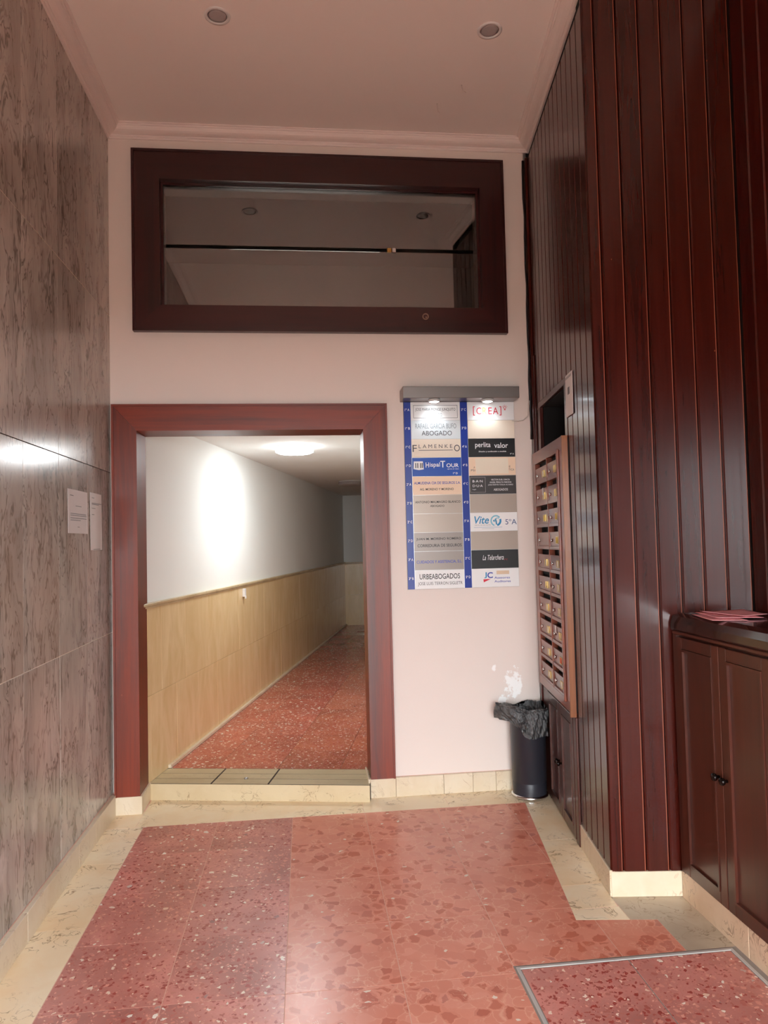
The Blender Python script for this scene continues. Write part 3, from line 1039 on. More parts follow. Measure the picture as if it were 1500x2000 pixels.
# ------------------------------------------------------------------ mailboxes
MF = 0.032       # the box front stands proud of the planks
mail = tag(empty('mailbox_unit', RF, RA), 'wooden unit of twenty small mailboxes on the plank wall', 'mailboxes')
MS0, MS1, MZ0, MZ1 = 0.492, 1.285, 0.64, 2.0
o0, o1, p0, p1 = 0.585, 1.205, 0.692, 1.930     # opening
MB().box(-MS1, -MS0 - 0.0, -0.004, 0.018, MZ0, MZ1).build('back_panel', plain('mailbox_interior', (20, 10, 8), 0.8), mail)
MB().box(-MS1, -MS0 - 0.018, -MF, -0.004, p1, MZ1, 0.002).build('frame_rail', WOODM, mail)
MB().box(-MS1, -MS0 - 0.018, -MF, -0.004, MZ0, p0, 0.002).build('frame_rail', WOODM, mail)
MB().box(-MS1, -o1, -MF, -0.004, p0, p1, 0.002).build('frame_stile', WOODM, mail)
MB().box(-o0, -MS0 - 0.018, -MF, -0.004, p0, p1, 0.002).build('frame_stile', WOODM, mail)
MB().box(-MS0 - 0.017, -MS0, -MF - 0.002, -0.004, MZ0 - 0.02, MZ1, 0.001).build('edge_strip', WOODO, mail)
MB().box(-o0 - 0.004, -o0 + 0.014, -MF - 0.012, -MF, p0 - 0.012, p1 + 0.012, 0.002).build('inner_bead', WOODM, mail)
om = 0.868
MB().box(-om - 0.006, -om + 0.006, -MF - 0.004, -0.004, p0, p1, 0.001).build('divider', WOODM, mail)
rh = (p1 - p0) / 10
DM = {}
LABELC = [plain('label_card_white', (240, 236, 224), 0.6), plain('label_card_yellow', (236, 206, 92), 0.6), plain('label_card_red', (232, 96, 70), 0.6)]
for col in range(2):
    ua, ub = (-o1 + 0.002, -om - 0.008) if col == 0 else (-om + 0.008, -o0 - 0.006)
    wd = ub - ua
    if col not in DM:
        dh = rh - 0.034
        # flap leaning out a little at the top
        pts = [(0.004, 0.0), (-0.012, 0.0), (-0.012, 0.012), (-0.004, 0.014), (-0.009, dh), (0.004, dh)]
        vs = [(x, y, z) for x in (0, wd) for (y, z) in pts]
        n = len(pts)
        fs = [list(range(n)), list(range(n, 2 * n))[::-1]] + [((i + 1) % n, i, i + n, (i + 1) % n + n) for i in range(n)]
        DM[col] = (MB().add(vs, fs).mesh('mailbox_door', WOODM),
                   MB().lathe([(0.009, 0), (0.009, -0.006), (0.006, -0.009), (0, -0.009)], seg=14, axis='y').mesh('lock', CHROME),
                   MB().box(-0.026, 0.026, -0.003, 0, 0.015, 0.019).box(-0.026, 0.026, -0.003, 0, -0.019, -0.015).box(-0.026, -0.022, -0.003, 0, -0.015, 0.015).box(0.022, 0.026, -0.003, 0, -0.015, 0.015).mesh('label_frame', BRASS),
                   [MB().box(-0.0215, 0.0215, -0.0012, 0, -0.0145, 0.0145).mesh('label_card', mm) for mm in LABELC])
    for r_ in range(10):
        z0 = p1 - (r_ + 1) * rh + 0.002
        dme, lme, fme, cards = DM[col]
        dr = inst('mailbox_door', dme, mail, (ua, -MF + 0.010, z0))
        inst('lock', lme, dr, (wd * 0.16, -0.006, 0.045))
        if not (col == 0 and r_ == 3):
            inst('label_frame', fme, dr, (wd * 0.66, -0.0075, 0.046))
            ci = 1 if (r_ in (2, 3)) else 0
            if (col, r_) == (1, 8):
                ci = 2
            if (col, r_) not in ((1, 0), (1, 1), (0, 5), (1, 7)):
                inst('label_card', cards[ci], dr, (wd * 0.66, -0.0078, 0.046))
        if (col, r_) in ((0, 1), (1, 7)):
            inst('sticker', MB().box(-0.018, 0.018, -0.0012, 0, -0.02, 0.02).mesh('sticker', PAPER), dr, (wd * (0.62 if col == 0 else 0.3), -0.010, 0.072))
        # sill below every door
        if r_ < 10:
            MB().box(ua - 0.001, ub + 0.001, -MF - 0.003, -0.006, z0 - 0.004, z0 - 0.0002).build('sill', WOODM, mail)

# cupboard below the mailboxes
cup = tag(empty('floor_cupboard', RF, RA), 'dark wooden two-door cupboard under the mailboxes', 'cupboard')


def panel_door(parent, u0, u1, z0, z1, th, mat, rail=0.045, top=None, yo=0.0):
    """frame and sunk panel door, front at y = yo - th"""
    d = empty('door', (u0, yo, z0))
    d.parent = parent
    w, h = u1 - u0, z1 - z0
    top = top or rail
    MB().box(0, rail, -th, 0, 0, h, 0.002).build('stile', mat, d)
    MB().box(w - rail, w, -th, 0, 0, h, 0.002).build('stile', mat, d)
    MB().box(rail, w - rail, -th, 0, 0, rail, 0.002).build('rail', mat, d)
    MB().box(rail, w - rail, -th, 0, h - top, h, 0.002).build('rail', mat, d)
    b = 0.010
    mb = MB()
    for pts in ([(rail, rail), (w - rail, rail), (w - rail - b, rail + b), (rail + b, rail + b)], [(rail, h - top), (rail + b, h - top - b), (w - rail - b, h - top - b), (w - rail, h - top)],
                [(rail, rail), (rail + b, rail + b), (rail + b, h - top - b), (rail, h - top)], [(w - rail, rail), (w - rail, h - top), (w - rail - b, h - top - b), (w - rail - b, rail + b)]):
        mb.prism_y(pts, -th - 0.004, -0.004)
    mb.build('moulding', mat, d)
    MB().box(rail, w - rail, -th + 0.006, -0.002, rail, h - top).build('panel', mat, d)
    return d


def knob(parent, u, z, y):
    return MB().lathe([(0.006, 0), (0.006, -0.008), (0.012, -0.013), (0.0145, -0.020), (0.012, -0.027), (0.0, -0.030)], u, y, z, 20, 'y').build('knob', KNOB, parent)


CU0, CU1 = 0.545, 1.16
MB().box(-CU1, -CU0, 0.001, 0.0185, 0.0, 0.635).build('carcass', WOODC, cup)
MB().box(-1.285, -CU1 - 0.001, -0.010, 0.0, 0.0, 0.618, 0.002).build('side_stile', WOODC, cup)
MB().box(-CU0 + 0.001, -0.49, -0.012, 0.0, 0.0, 0.618, 0.002).build('side_stile', WOODC, cup)
MB().box(-CU1, -CU0, -0.004, 0.0, 0.0, 0.012).build('plinth', WOODC, cup)
sp = 0.852
dL = panel_door(cup, -CU1 + 0.002, -sp - 0.001, 0.014, 0.615, 0.014, WOODC, 0.05)
dR = panel_door(cup, -sp + 0.001, -CU0 - 0.002, 0.014, 0.615, 0.014, WOODC, 0.05)
knob(dL, (CU1 - 0.002) - sp - 0.02 - 0.004, 0.285, -0.014)
knob(dR, 0.022, 0.285, -0.014)

# ------------------------------------------------------------------ counter cabinets in the recess
PYF = lambda x: PY - (x - PX) * tanA
bc = struct(MB().box(XC - 0.003, XC + 0.02, 0.9, PYF(XC) + 0.0, 0, 0.001).build('baseboard_counter', GROUT))
for a_, b_ in ((2.928, 2.475), (2.472, 1.86), (1.858, 1.25), (1.248, 0.9)):
    MB().box(XC - 0.004, XC + 0.018, b_, a_, 0, 0.112, 0.0015).build('baseboard_slab', marble_beige('pink_beige_marble', (214, 188, 160), (200, 168, 138), (128, 96, 76), 0.4) if a_ == 2.928 else bpy.data.materials['pink_beige_marble'], bc)
cy0 = 2.915


def counter_unit(y_hi, label):
    t = tag(empty('counter_cabinet', (XC, y_hi, 0), -math.pi / 2), label, 'cabinet')
    Wd = 0.645
    MB().box(0, Wd, 0.004, XR - XC - 0.003, 0.113, 1.10).build('carcass', WOODC, t)
    MB().box(0, 0.028, -0.012, 0.004, 0.113, 1.085, 0.002).build('side_stile', WOODC, t)
    MB().box(0, Wd, -0.014, 0.004, 1.0855, 1.1, 0.003).build('top_moulding', WOODCX, t)
    d1 = panel_door(t, 0.030, 0.340, 0.120, 1.078, 0.016, WOODC, 0.046)
    d2 = panel_door(t, 0.344, Wd, 0.120, 1.078, 0.016, WOODC, 0.046)
    knob(d1, 0.310 - 0.024, 0.475, -0.016)
    knob(d2, 0.024, 0.475, -0.016)
    return t


counter_unit(cy0, 'dark wooden counter cabinet with two panelled doors beside the pillar')
counter_unit(cy0 - 0.648, 'dark wooden counter cabinet nearest the entrance')
top = tag(empty('worktop', (XC, cy0, 0), -math.pi / 2), 'dark polished counter top over the cabinets', 'counter')
LT = 1.296
prof = [(-0.012, 1.101), (-0.022, 1.104), (-0.020, 1.135), (-0.008, 1.158), (0.02, 1.17), (XR - XC - 0.003, 1.17), (XR - XC - 0.003, 1.101)]
prof = [(-0.010, 1.101), (-0.014, 1.108), (-0.012, 1.135), (-0.004, 1.160), (0.03, 1.17), (XR - XC - 0.003, 1.17), (XR - XC - 0.003, 1.101)]
# cut slant so the end meets the pillar face
vs = []
for (yy, z) in prof:
    vs.append((-0.012 + (yy + 0.02) * tanA, yy, z))
for (yy, z) in prof:
    vs.append((LT, yy, z))
n = len(prof)
fs = [list(range(n))[::-1], list(range(n, 2 * n))] + [(i, (i + 1) % n, (i + 1) % n + n, i + n) for i in range(n)]
MB().add(vs, fs).build('slab', wood('black_brown_top', 'y', (30, 12, 10), (52, 24, 18), 0.22, 0.5, 0.08), top)


def sheet(name, pts, z, bend, mat, label, group, th=0.0012, seed=0):
    """a paper of four corners (x, y), gently curled"""
    rnd = random.Random(seed)
    N = 10
    vs, fs = [], []
    for lay in (0, 1):
        for i in range(N + 1):
            for j in range(N + 1):
                a_, b_ = i / N, j / N
                x = (1 - a_) * (1 - b_) * pts[0][0] + a_ * (1 - b_) * pts[1][0] + a_ * b_ * pts[2][0] + (1 - a_) * b_ * pts[3][0]
                y = (1 - a_) * (1 - b_) * pts[0][1] + a_ * (1 - b_) * pts[1][1] + a_ * b_ * pts[2][1] + (1 - a_) * b_ * pts[3][1]
                h = bend * (max(0, a_ - 0.6) ** 2 * 3 + max(0, 0.35 - b_) ** 2 * 5 * (1 - a_)) + bend * 0.08 * (1 + math.sin(7 * a_ + 5 * b_ + seed)) / 2
                vs.append((x, y, z + h + lay * th))
    M = (N + 1) ** 2
    for i in range(N):
        for j in range(N):
            q = [i * (N + 1) + j, (i + 1) * (N + 1) + j, (i + 1) * (N + 1) + j + 1, i * (N + 1) + j + 1]
            fs.append(q[::-1]); fs.append([k + M for k in q])
    ring = [i * (N + 1) for i in range(N)] + [N * (N + 1) + j for j in range(N)] + [i * (N + 1) + N for i in range(N, 0, -1)] + [j for j in range(N, 0, -1)]
    for k in range(len(ring)):
        a_, b_ = ring[k], ring[(k + 1) % len(ring)]
        fs.append([a_, b_, b_ + M, a_ + M])
    o = MB().add(vs, fs, True).build(name, mat)
    return tag(o, label, 'leaflet', group)


G_ = 'pink leaflets on the counter'
sheet('leaflet', [(1.556, 2.83), (1.515, 2.60), (1.63, 2.56), (1.70, 2.80)], 1.1708, 0.003, PINK, 'pink leaflet at the bottom of the heap, reaching the counter edge', G_, 0.0015, 1)
sheet('leaflet', [(1.585, 2.86), (1.56, 2.64), (1.72, 2.60), (1.76, 2.83)], 1.1742, 0.004, PINK, 'crumpled pink leaflet in the middle of the heap', G_, 0.0015, 5)
sheet('leaflet', [(1.60, 2.84), (1.66, 2.62), (1.775, 2.66), (1.81, 2.87)], 1.179, 0.005, PINK, 'flat pink leaflet on top of the heap', G_, 0.0015, 9)

# ------------------------------------------------------------------ directory of tenants on the end wall
DB = tag(empty('directory_board', (0.606, YB, 1.207)), 'blue and metal tenants directory board with a steel lamp hood', 'directory')
DBW, DBH = 0.681, 1.124
MB().box(0, DBW, -0.014, 0.0, 0, DBH, 0.001).build('backing', ALU, DB)
BLUE = plain('blue_strip', (22, 52, 150), 0.3)
WHT = plain('print_white', (244, 244, 246), 0.5)
c0, c1, c2, c3 = 0.001, 0.043, 0.344, 0.389
rows = DBH / 10
codes = (['1º A', '1º B', '1º C', '1º D', '2º A', '2º B', '2º C', '2º D', '3º A', '3º B'], ['3º C', '3º D', '4º A', '4º B', '4º C', '4º D', '5º A', '5º B', '5º C', '5º D'])
for ci, (ua, ub) in enumerate(((c0, c1 - 0.001), (c2 + 0.001, c3 - 0.001))):
    st = MB().box(ua, ub, -0.0175, -0.014, 0.001, DBH - 0.001).build('blue_strip', BLUE, DB)
    for r_ in range(10):
        text(st, codes[ci][r_], (ua + ub) / 2, DBH - (r_ + 0.42) * rows, 0.028, 0.015, WHT, -0.0181, bold=0.01)


def pm(name, c, rough=0.35, metal=0.0):
    return plain(name, c, rough, metal)


P_WHITE, P_PALE, P_CREAM = pm('plate_white', (240, 240, 240)), pm('plate_pale_blue', (222, 230, 234)), pm('plate_cream', (236, 222, 204))
P_PEACH, P_BEIGE, P_GREY = pm('plate_peach', (244, 214, 186)), pm('plate_beige', (172, 158, 146), 0.35, 0.3), pm('plate_grey', (146, 136, 130), 0.35, 0.3)
P_BLACK, P_DARK, P_BLUE = pm('plate_black', (24, 22, 24)), pm('plate_dark', (58, 54, 54)), pm('plate_blue', (18, 78, 178))
T_BLACK, T_DGREY, T_GREY, T_BLUE = pm('print_black', (30, 28, 30)), pm('print_dark_grey', (70, 70, 76)), pm('print_mid_grey', (136, 146, 152)), pm('print_blue', (40, 66, 170))
T_RED, T_YEL, T_GRN, T_ORG, T_CYAN, T_LBLUE = pm('print_red', (214, 34, 60)), pm('print_yellow', (226, 214, 90)), pm('print_green', (150, 196, 60)), pm('print_orange', (240, 130, 60)), pm('print_cyan', (40, 140, 190)), pm('print_light_blue', (120, 190, 214))
TW, TH = c2 - c1, rows


def plate(ci, r_, mat, label):
    ua, ub = ((c1, c2) if ci == 0 else (c3, DBW - 0.001))
    zt_ = DBH - r_ * rows
    o = MB().box(ua + 0.001, ub - 0.001, -0.0195, -0.014, zt_ - rows + 0.0008, zt_ - 0.0008, 0.0006).build('name_plate', mat, DB)
    o['label'] = label
    cxp, czp = (ua + ub) / 2, zt_ - rows / 2

    def t(s, dx, dz, w, h, m, **kw):
        return text(o, s, cxp + dx, czp + dz, w, h, m, -0.0201, **kw)

    def sh(fn, m, nm='emblem'):
        b_ = MB()
        fn(b_, cxp, czp)
        return b_.build(nm, m, o)
    return t, sh


YT0, YT1 = -0.0201, -0.0190


def rect_outline(b_, x0, x1, z0, z1, w):
    for a in ((x0, x1, z0, z0 + w), (x0, x1, z1 - w, z1), (x0, x0 + w, z0 + w, z1 - w), (x1 - w, x1, z0 + w, z1 - w)):
        b_.box(a[0], a[1], YT0, YT1, a[2], a[3])


def arc(b_, cx, cz, r0, r1, a0, a1, n=14):
    pts = [(cx + r1 * math.cos(rad(a0 + (a1 - a0) * k / n)), cz + r1 * math.sin(rad(a0 + (a1 - a0) * k / n))) for k in range(n + 1)]
    inn = [(cx + r0 * math.cos(rad(a0 + (a1 - a0) * k / n)), cz + r0 * math.sin(rad(a0 + (a1 - a0) * k / n))) for k in range(n + 1)]
    for k in range(n):
        b_.prism_y([pts[k], pts[k + 1], inn[k + 1], inn[k]], YT0, YT1)


# left column
t, sh = plate(0, 0, P_WHITE, 'white plate with a thin outlined box')
sh(lambda b, x, z: rect_outline(b, x - 0.135, x + 0.135, z - 0.042, z + 0.036, 0.002), T_DGREY, 'outline')
t('JOSE MARIA MONGE JUNQUITO', 0, 0.008, 0.245, 0.022, T_DGREY)
t('ABOGADO', 0, -0.022, 0.08, 0.02, T_GREY)
t, sh = plate(0, 1, P_PALE, 'pale plate with grey lettering')
t('RAFAEL GARCIA BUFO', 0, 0.022, 0.25, 0.030, T_GREY)
t('ABOGADO', 0.005, -0.021, 0.185, 0.028, T_DGREY)
t, sh = plate(0, 2, P_CREAM, 'cream plate with spaced capitals')
t('F', -0.132, 0, 0.026, 0.042, T_DGREY)
t('L A M E N K E', -0.005, 0.012, 0.205, 0.022, T_DGREY)
t('O', 0.126, 0, 0.036, 0.040, T_DGREY)
sh(lambda b, x, z: b.box(x - 0.108, x + 0.10, YT0, YT1, z - 0.013, z - 0.010), T_DGREY, 'rule')
t, sh = plate(0, 3, P_BLUE, 'bright blue plate with white lettering and a book emblem')
sh(lambda b, x, z: b.prism_y([(x - 0.142, z - 0.012), (x - 0.140, z + 0.034), (x - 0.085, z + 0.034), (x - 0.080, z - 0.014), (x - 0.11, z - 0.018)], YT0, YT1), WHT)
sh(lambda b, x, z: [b.box(x + q, x + q + 0.006, YT0 - 0.0004, YT0, z - 0.006, z + 0.024) for q in (-0.131, -0.119, -0.102, -0.092)], T_DGREY)
t('H', -0.058, 0.012, 0.020, 0.030, WHT, bold=0.01)
t('ispal', -0.012, 0.010, 0.062, 0.034, WHT, bold=0.01)
t('T', 0.036, 0.016, 0.030, 0.040, WHT, bold=0.01)
t('OUR', 0.096, 0.008, 0.075, 0.024, WHT, bold=0.01)
t('agencia de viajes', 0.098, -0.014, 0.07, 0.008, WHT)
t('1º D', 0.112, -0.040, 0.028, 0.012, WHT, bold=0.01)
t, sh = plate(0, 4, P_PEACH, 'peach plate with blue and black lettering')
t('ALMUDENA CIA DE SEGUROS S.A.', 0, 0.016, 0.282, 0.016, T_BLUE, bold=0.012)
t('AG. MORENO Y MORENO', -0.004, -0.022, 0.205, 0.014, T_BLACK, bold=0.012)
t, sh = plate(0, 5, P_BEIGE, 'beige metal plate with two short black lines')
t('ANTONIO MALMAGRO BLANCO', 0, 0.014, 0.275, 0.014, T_BLACK, bold=0.012)
t('ABOGADO', -0.004, -0.010, 0.086, 0.013, T_BLACK, bold=0.012)
plate(0, 6, P_BEIGE, 'blank beige metal plate in the left column')
t, sh = plate(0, 7, P_GREY, 'grey metal plate with two long black lines')
t('JUAN M. MORENO ROMERO', 0, 0.016, 0.272, 0.018, T_BLACK, bold=0.012)
t('CORREDURIA DE SEGUROS', 0.004, -0.022, 0.268, 0.018, T_BLACK, bold=0.012)
t, sh = plate(0, 8, P_GREY, 'grey metal plate with one blue line')
t('CUIDADOS Y ASISTENCIA, S.L.', 0, -0.008, 0.275, 0.020, T_BLUE, bold=0.012)
t, sh = plate(0, 9, P_WHITE, 'white plate at the foot of the left column')
t('URBEABOGADOS', 0, 0.018, 0.245, 0.032, T_BLACK, bold=0.012)
t('JOSE LUIS TERRON SIGLETR', 0.002, -0.026, 0.27, 0.024, T_BLACK)
# right column
t, sh = plate(1, 0, P_WHITE, 'white plate with red brackets and coloured capitals')
t('[', -0.104, 0.0, 0.012, 0.056, T_RED)
t('C', -0.074, 0.0, 0.030, 0.042, T_RED)
t('R', -0.038, 0.0, 0.026, 0.042, T_YEL)
t('E', -0.004, 0.0, 0.022, 0.042, T_RED)
t('A', 0.030, 0.0, 0.034, 0.042, T_RED)
t(']', 0.060, 0.0, 0.012, 0.056, T_RED)


def bulb(b, x, z):
    arc(b, x + 0.088, z + 0.020, 0.006, 0.009, 0, 360, 16)
    b.box(x + 0.083, x + 0.093, YT0, YT1, z + 0.004, z + 0.009)
    for a_ in (20, 55, 90, 125, 160):
        c, s_ = math.cos(rad(a_)), math.sin(rad(a_))
        b.prism_y([(x + 0.088 + 0.012 * c - 0.001 * s_, z + 0.02 + 0.012 * s_ + 0.001 * c), (x + 0.088 + 0.012 * c + 0.001 * s_, z + 0.02 + 0.012 * s_ - 0.001 * c),
                   (x + 0.088 + 0.017 * c + 0.001 * s_, z + 0.02 + 0.017 * s_ - 0.001 * c), (x + 0.088 + 0.017 * c - 0.001 * s_, z + 0.02 + 0.017 * s_ + 0.001 * c)], YT0, YT1)


sh(bulb, T_RED)
plate(1, 1, P_CREAM, 'blank cream plate near the top of the right column')
t, sh = plate(1, 2, P_BLACK, 'black plate with rounded white lettering')
t('perlita', -0.055, 0.014, 0.095, 0.040, WHT, bold=0.005)
t('valor', 0.058, 0.014, 0.085, 0.032, WHT, bold=0.005)
t('Diseño y confección a medida', 0.004, -0.024, 0.17, 0.010, WHT, bold=0.012)
t('4º A', 0.124, -0.038, 0.024, 0.009, WHT, bold=0.012)
t, sh = plate(1, 3, P_PEACH, 'peach plate mostly covered by a crumpled cream paper')
t('A', -0.112, -0.006, 0.008, 0.012, T_DGREY)
t('PSI', -0.120, -0.024, 0.026, 0.012, T_DGREY)
t('E', 0.108, -0.004, 0.008, 0.012, T_DGREY)
t('TICA', 0.118, -0.022, 0.034, 0.012, T_DGREY)
sh(lambda b, x, z: [b.prism_y([(x - 0.105, z + 0.048), (x + 0.098, z + 0.048), (x + 0.099, z + 0.002), (x - 0.104, z - 0.006)], YT0 - 0.0016, YT1),
                    b.prism_y([(x - 0.104, z - 0.006), (x + 0.099, z + 0.002), (x + 0.100, z - 0.046), (x - 0.100, z - 0.047)], YT0 - 0.0006, YT1)], pm('crumpled_cream_paper', (238, 226, 206), 0.7), 'paper_patch')
t, sh = plate(1, 4, P_DARK, 'dark grey plate with a boxed word at its left')
sh(lambda b, x, z: rect_outline(b, x - 0.140, x - 0.046, z - 0.046, z + 0.046, 0.0012), pm('print_silver', (190, 186, 184)), 'outline')
t('B·A·N', -0.094, 0.022, 0.062, 0.014, WHT)
t('D·U·A', -0.094, -0.006, 0.062, 0.014, WHT)
t('legal', -0.116, -0.028, 0.022, 0.007, WHT)
t('HECTOR DUEL GARCIA', 0.048, 0.030, 0.115, 0.010, WHT)
t('ANGEL PERALTA PARODIA', 0.048, 0.014, 0.135, 0.010, WHT)
t('JOSE MARTIN TAGUA ALVAREZ', 0.048, -0.002, 0.155, 0.010, WHT)
t('ABOGADOS', 0.048, -0.030, 0.088, 0.014, WHT)
plate(1, 5, P_BEIGE, 'blank beige metal plate just below the dark grey plate')
t, sh = plate(1, 6, P_WHITE, 'white plate with a blue swirl emblem')
t('Vite', -0.076, 0.012, 0.090, 0.046, T_CYAN, shear=0.25, bold=0.015)
sh(lambda b, x, z: [arc(b, x + 0.012, z + 0.006, 0.026, 0.034, 40, 250), arc(b, x + 0.022, z + 0.004, 0.016, 0.021, 60, 200)], T_LBLUE)
sh(lambda b, x, z: [arc(b, x + 0.012, z + 0.006, 0.022, 0.034, -75, 20), b.prism_y([(x + 0.006, z + 0.018), (x + 0.014, z + 0.018), (x + 0.020, z - 0.016), (x + 0.012, z - 0.018)], YT0, YT1), arc(b, x - 0.001, z + 0.006, 0.0, 0.005, 0, 360, 10)], T_CYAN)
t('5ºA', 0.105, -0.002, 0.070, 0.032, pm('print_slate_blue', (52, 84, 130)))
t('CENTRO DE FISIOTERAPIA', -0.07, -0.019, 0.10, 0.006, T_GREY)
sh(lambda b, x, z: b.box(x - 0.125, x + 0.05, YT0, YT1, z - 0.033, z - 0.0315), T_CYAN, 'rule')
sh(lambda b, x, z: b.box(x - 0.075, x + 0.0, YT0, YT1, z - 0.042, z - 0.041), T_GREY, 'rule')
plate(1, 7, P_BEIGE, 'blank beige metal plate between the swirl plate and the black script plate')
t, sh = plate(1, 8, P_BLACK, 'black plate with thin white script')
t('La Telarchera', -0.012, 0.010, 0.130, 0.030, WHT, shear=0.35)
t('5º C', 0.066, -0.004, 0.022, 0.008, T_RED, shear=0.3)
t, sh = plate(1, 9, P_WHITE, 'white plate at the foot of the right column with a red wedge')
t('J', -0.062, 0.016, 0.016, 0.036, T_CYAN, bold=0.02)
t('C', -0.034, 0.016, 0.034, 0.036, T_BLUE, bold=0.02)
sh(lambda b, x, z: b.prism_y([(x - 0.076, z - 0.008), (x - 0.030, z - 0.006), (x - 0.074, z - 0.026)], YT0, YT1), T_RED)
t('Asesores', 0.040, 0.000, 0.096, 0.013, T_BLUE, bold=0.01)
t('Auditores', 0.042, -0.022, 0.100, 0.013, T_BLUE, bold=0.01)
sh(lambda b, x, z: b.box(x + 0.006, x + 0.084, YT0, YT1, z + 0.020, z + 0.042), pm('print_tan', (222, 198, 170)))
# hood with two lamps
hd = MB().box(-0.018, 0.682, -0.135, -0.001, DBH + 0.001, DBH + 0.07, 0.002).build('hood', plain('hood_steel', (150, 142, 138), 0.36, 0.9), DB)
for x in (0.175, 0.500):
    MB().lathe([(0.036, 0.0), (0.036, -0.010), (0.030, -0.014)], x, -0.085, DBH + 0.001, 24).build('lamp_ring', LAMPW, hd)
    MB().lathe([(0.030, -0.0135), (0.02, -0.017), (0.0, -0.018)], x, -0.085, DBH + 0.001, 24).build('lamp_lens', emis('sign_lamp_lens', (0.86, 0.96, 1.0, 1), SIGN_LAMP), hd)
    ld = bpy.data.lights.new('sign_spot', 'SPOT')
    ld.energy = 1.5
    ld.spot_size = rad(120)
    ld.spot_blend = 0.8
    ld.shadow_soft_size = 0.02
    ld.color = (0.86, 0.95, 1.0)
    lo = link(bpy.data.objects.new('sign_spot', ld))
    lo.location = (0.606 + x, YB - 0.085, 1.207 + DBH - 0.03)
    lo.rotation_euler = (rad(12), 0, 0)
for x in (0.06, 0.30, 0.45):
    MB().tube([(x, -0.03, DBH + 0.068), (x + 0.02, -0.04, DBH + 0.078), (x + 0.05, -0.03, DBH + 0.076), (x + 0.07, -0.02, DBH + 0.068)], 0.003, 6).build('wire_end', T_BLACK, hd)

# cable from the board to the corner and up to the ceiling
zc0 = 2.215
tag(MB().tube([(1.27, YB - 0.020, zc0), (1.31, YB - 0.022, zc0 - 0.004), (1.345, YB - 0.016, zc0 + 0.004), (1.375, YB - 0.020, zc0 + 0.03), (1.380, YB - 0.03, zc0 + 0.12)], 0.0035).build('sign_cable', plain('white_cable', (214, 200, 190), 0.5)), 'short pale cable from the directory board to the corner', 'cable')
pts = []
for k in range(30):
    z = 2.10 + k * 0.06
    pts.append((1.391 + 0.4 * 0.006 * math.sin(k * 0.9), YB - 0.012 - 0.004 * math.sin(k * 1.7), z))
tag(MB().tube(pts, 0.006).build('wall_cable', plain('black_cable', (26, 20, 20), 0.5)), 'dark cable running up the corner to the ceiling', 'cable')

# ------------------------------------------------------------------ recessed ceiling lights
for x, lab in ((-0.355, 'unlit round recessed ceiling light on the left'), (0.938, 'unlit round recessed ceiling light on the right, near the planks')):
    t = tag(empty('recessed_light', (x, 3.352, CEIL)), lab, 'light', 'recessed lights in the lobby ceiling')
    MB().lathe([(0.060, 0.0), (0.059, -0.004), (0.046, -0.006), (0.044, 0.0)], seg=36, cap=False).build('trim_ring', LAMPW, t)
    MB().lathe([(0.045, -0.001), (0.03, -0.003), (0.0, -0.0035)], seg=36).build('lens', GREYDISC, t)

# ------------------------------------------------------------------ notices
def notice(frame_loc, ang, u0, u1, z0, z1, lines, label, mat=PAPER, yoff=-0.0035, slant=0.0):
    t = tag(empty('paper_notice', frame_loc, ang), label, 'notice', 'paper notices on the walls')
    N = 8
    vs, fs = [], []
    for lay in (0, 1):
        for i in range(N + 1):
            a_ = i / N
            bow = -0.002 * math.sin(math.pi * a_)
            for z in (z0, z1):
                vs.append((u0 + (u1 - u0) * a_, yoff + bow + (0.0012 if lay else 0) - (0.002 if z == z0 and i in (0, N) else 0), z + slant * (a_ - 0.5)))
    M = 2 * (N + 1)
    for i in range(N):
        q = [2 * i, 2 * i + 2, 2 * i + 3, 2 * i + 1]
        fs.append(q); fs.append([k + M for k in q][::-1])
        fs.append([2 * i, 2 * i + M, 2 * i + 2 + M, 2 * i + 2]); fs.append([2 * i + 1, 2 * i + 3, 2 * i + 3 + M, 2 * i + 1 + M])
    fs.append([0, 1, 1 + M, M]); fs.append([2 * N, 2 * N + M, 2 * N + 1 + M, 2 * N + 1])
    MB().add(vs, fs).build('sheet', mat, t)
    b = MB()
    for (a0, a1, fz_) in lines:
        b.box(u0 + (u1 - u0) * a0, u0 + (u1 - u0) * a1, yoff - 0.0032, yoff - 0.0026, z1 - (z1 - z0) * fz_ - 0.0012, z1 - (z1 - z0) * fz_ + 0.0012)
    b.build('print', PRINT, t)
    return t


notice((XL, 0, 0), math.pi / 2, 3.545, 3.855, 1.572, 1.782, [(0.08, 0.25, 0.14), (0.35, 0.65, 0.37), (0.1, 0.9, 0.55), (0.1, 0.92, 0.59), (0.1, 0.92, 0.65), (0.1, 0.6, 0.7), (0.45, 0.55, 0.85)],
       'white printed sheet taped to the grey marble, further from the door')
notice((XL, 0, 0), math.pi / 2, 3.905, 4.115, 1.488, 1.788, [(0.1, 0.3, 0.09), (0.1, 0.95, 0.18), (0.1, 0.7, 0.2), (0.1, 0.4, 0.27), (0.1, 0.3, 0.38), (0.2, 0.8, 0.985)],
       'tall white printed sheet on the grey marble next to the door frame')
nn = notice(RF, RA, -0.497, -0.352, 2.086, 2.292, [(0.1, 0.9, 0.07), (0.1, 0.9, 0.10)], 'small printed notice on the planks beside the open niche', PAPER, -0.004)
MB().box(-0.44, -0.405, -0.0075, -0.0068, 2.19, 2.225).build('print', PRINT, nn)

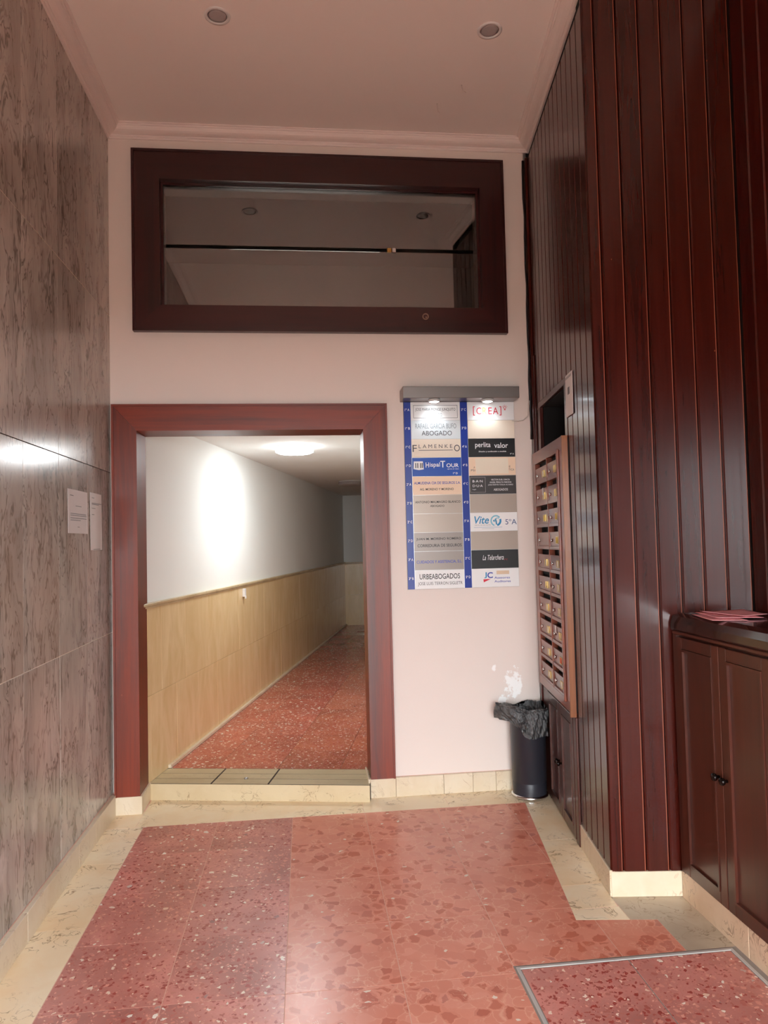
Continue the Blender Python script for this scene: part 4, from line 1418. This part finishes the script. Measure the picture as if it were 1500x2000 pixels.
# ------------------------------------------------------------------ waste bin with liner
bx, by = 1.276, 4.198
bn = tag(empty('waste_bin', (bx, by, 0)), 'black cylindrical waste bin with a black bag in the corner', 'bin')
MB().lathe([(0.100, 0.0), (0.105, 0.004), (0.106, 0.016), (0.100, 0.022), (0.098, 0.022)], seg=48).build('base_rim', CHROME, bn)
MB().lathe([(0.096, 0.022), (0.098, 0.09), (0.0975, 0.092), (0.099, 0.094), (0.104, 0.47), (0.106, 0.475), (0.106, 0.482), (0.101, 0.482), (0.095, 0.03), (0.0, 0.028)], seg=48, cap=False).build('body', BINB, bn)
tb_ = NT('bin_bag_plastic')
pp = tb_.pos()
cr_ = tb_.noise(tb_.vmul(pp, (1, 1, 0.8)), 34.0, 5.0, 0.7, 2.0)
tb_.bump(cr_, 0.5, 0.02)
BAG = tb_.fin((0.035, 0.035, 0.037, 1), 0.18, 0, 1.0)
rnd = random.Random(3)
seg = 84
key = [(0.088, 0.34), (0.094, 0.44), (0.100, 0.49), (0.107, 0.516), (0.115, 0.519), (0.123, 0.508), (0.128, 0.485), (0.127, 0.455), (0.122, 0.425), (0.117, 0.402)]
prof = []
for i in range(len(key) - 1):
    prof += [key[i], ((key[i][0] + key[i + 1][0]) / 2, (key[i][1] + key[i + 1][1]) / 2)]
prof.append(key[-1])
vs, fs = [], []
ph = [rnd.uniform(0, 6.28) for _ in range(12)]
for i, (r, h) in enumerate(prof):
    q_ = i / 2
    for k in range(seg):
        a_ = 2 * math.pi * k / seg
        wr_ = sum(math.sin(a_ * f_ + ph[q] + q_ * (0.5 + 0.3 * q)) / (1 + q * 0.35) for q, f_ in enumerate((3, 5, 9, 14, 21)))
        amp = 0.0 if q_ < 2 else 0.0024 + 0.0007 * q_
        rr = r + wr_ * amp + (rnd.uniform(-0.003, 0.003) if q_ > 2 else 0)
        out = max(0, math.cos(a_ - math.pi)) ** 2
        if q_ >= 3:
            rr += out * 0.060 * min(1, (q_ - 2) / 4)
        hh = h + (0.0 if q_ < 3 else 0.010 * math.sin(2 * a_ + 0.7) + 0.006 * math.sin(5 * a_ + 1) + rnd.uniform(-0.003, 0.003))
        if q_ >= 6:
            low = max(0.0, min(1.0, (math.cos(a_ + 0.9) + 0.2) / 0.6))
            hh += out * 0.045 - 0.040 * low * (q_ - 5) / 4
        x_, y_ = rr * math.cos(a_), rr * math.sin(a_)
        x_ = min(x_, 0.098)        # pressed against the cupboard
        y_ = min(y_, 0.104)        # and the wall
        vs.append((x_, y_, hh + 0.004))
for i in range(len(prof) - 1):
    for k in range(seg):
        k2 = (k + 1) % seg
        fs.append((i * seg + k, i * seg + k2, (i + 1) * seg + k2, (i + 1) * seg + k))
lb = MB().add(vs, fs, False).build('bin_bag', BAG, bn)
lb['label'] = 'crinkled black plastic bag folded over the rim'
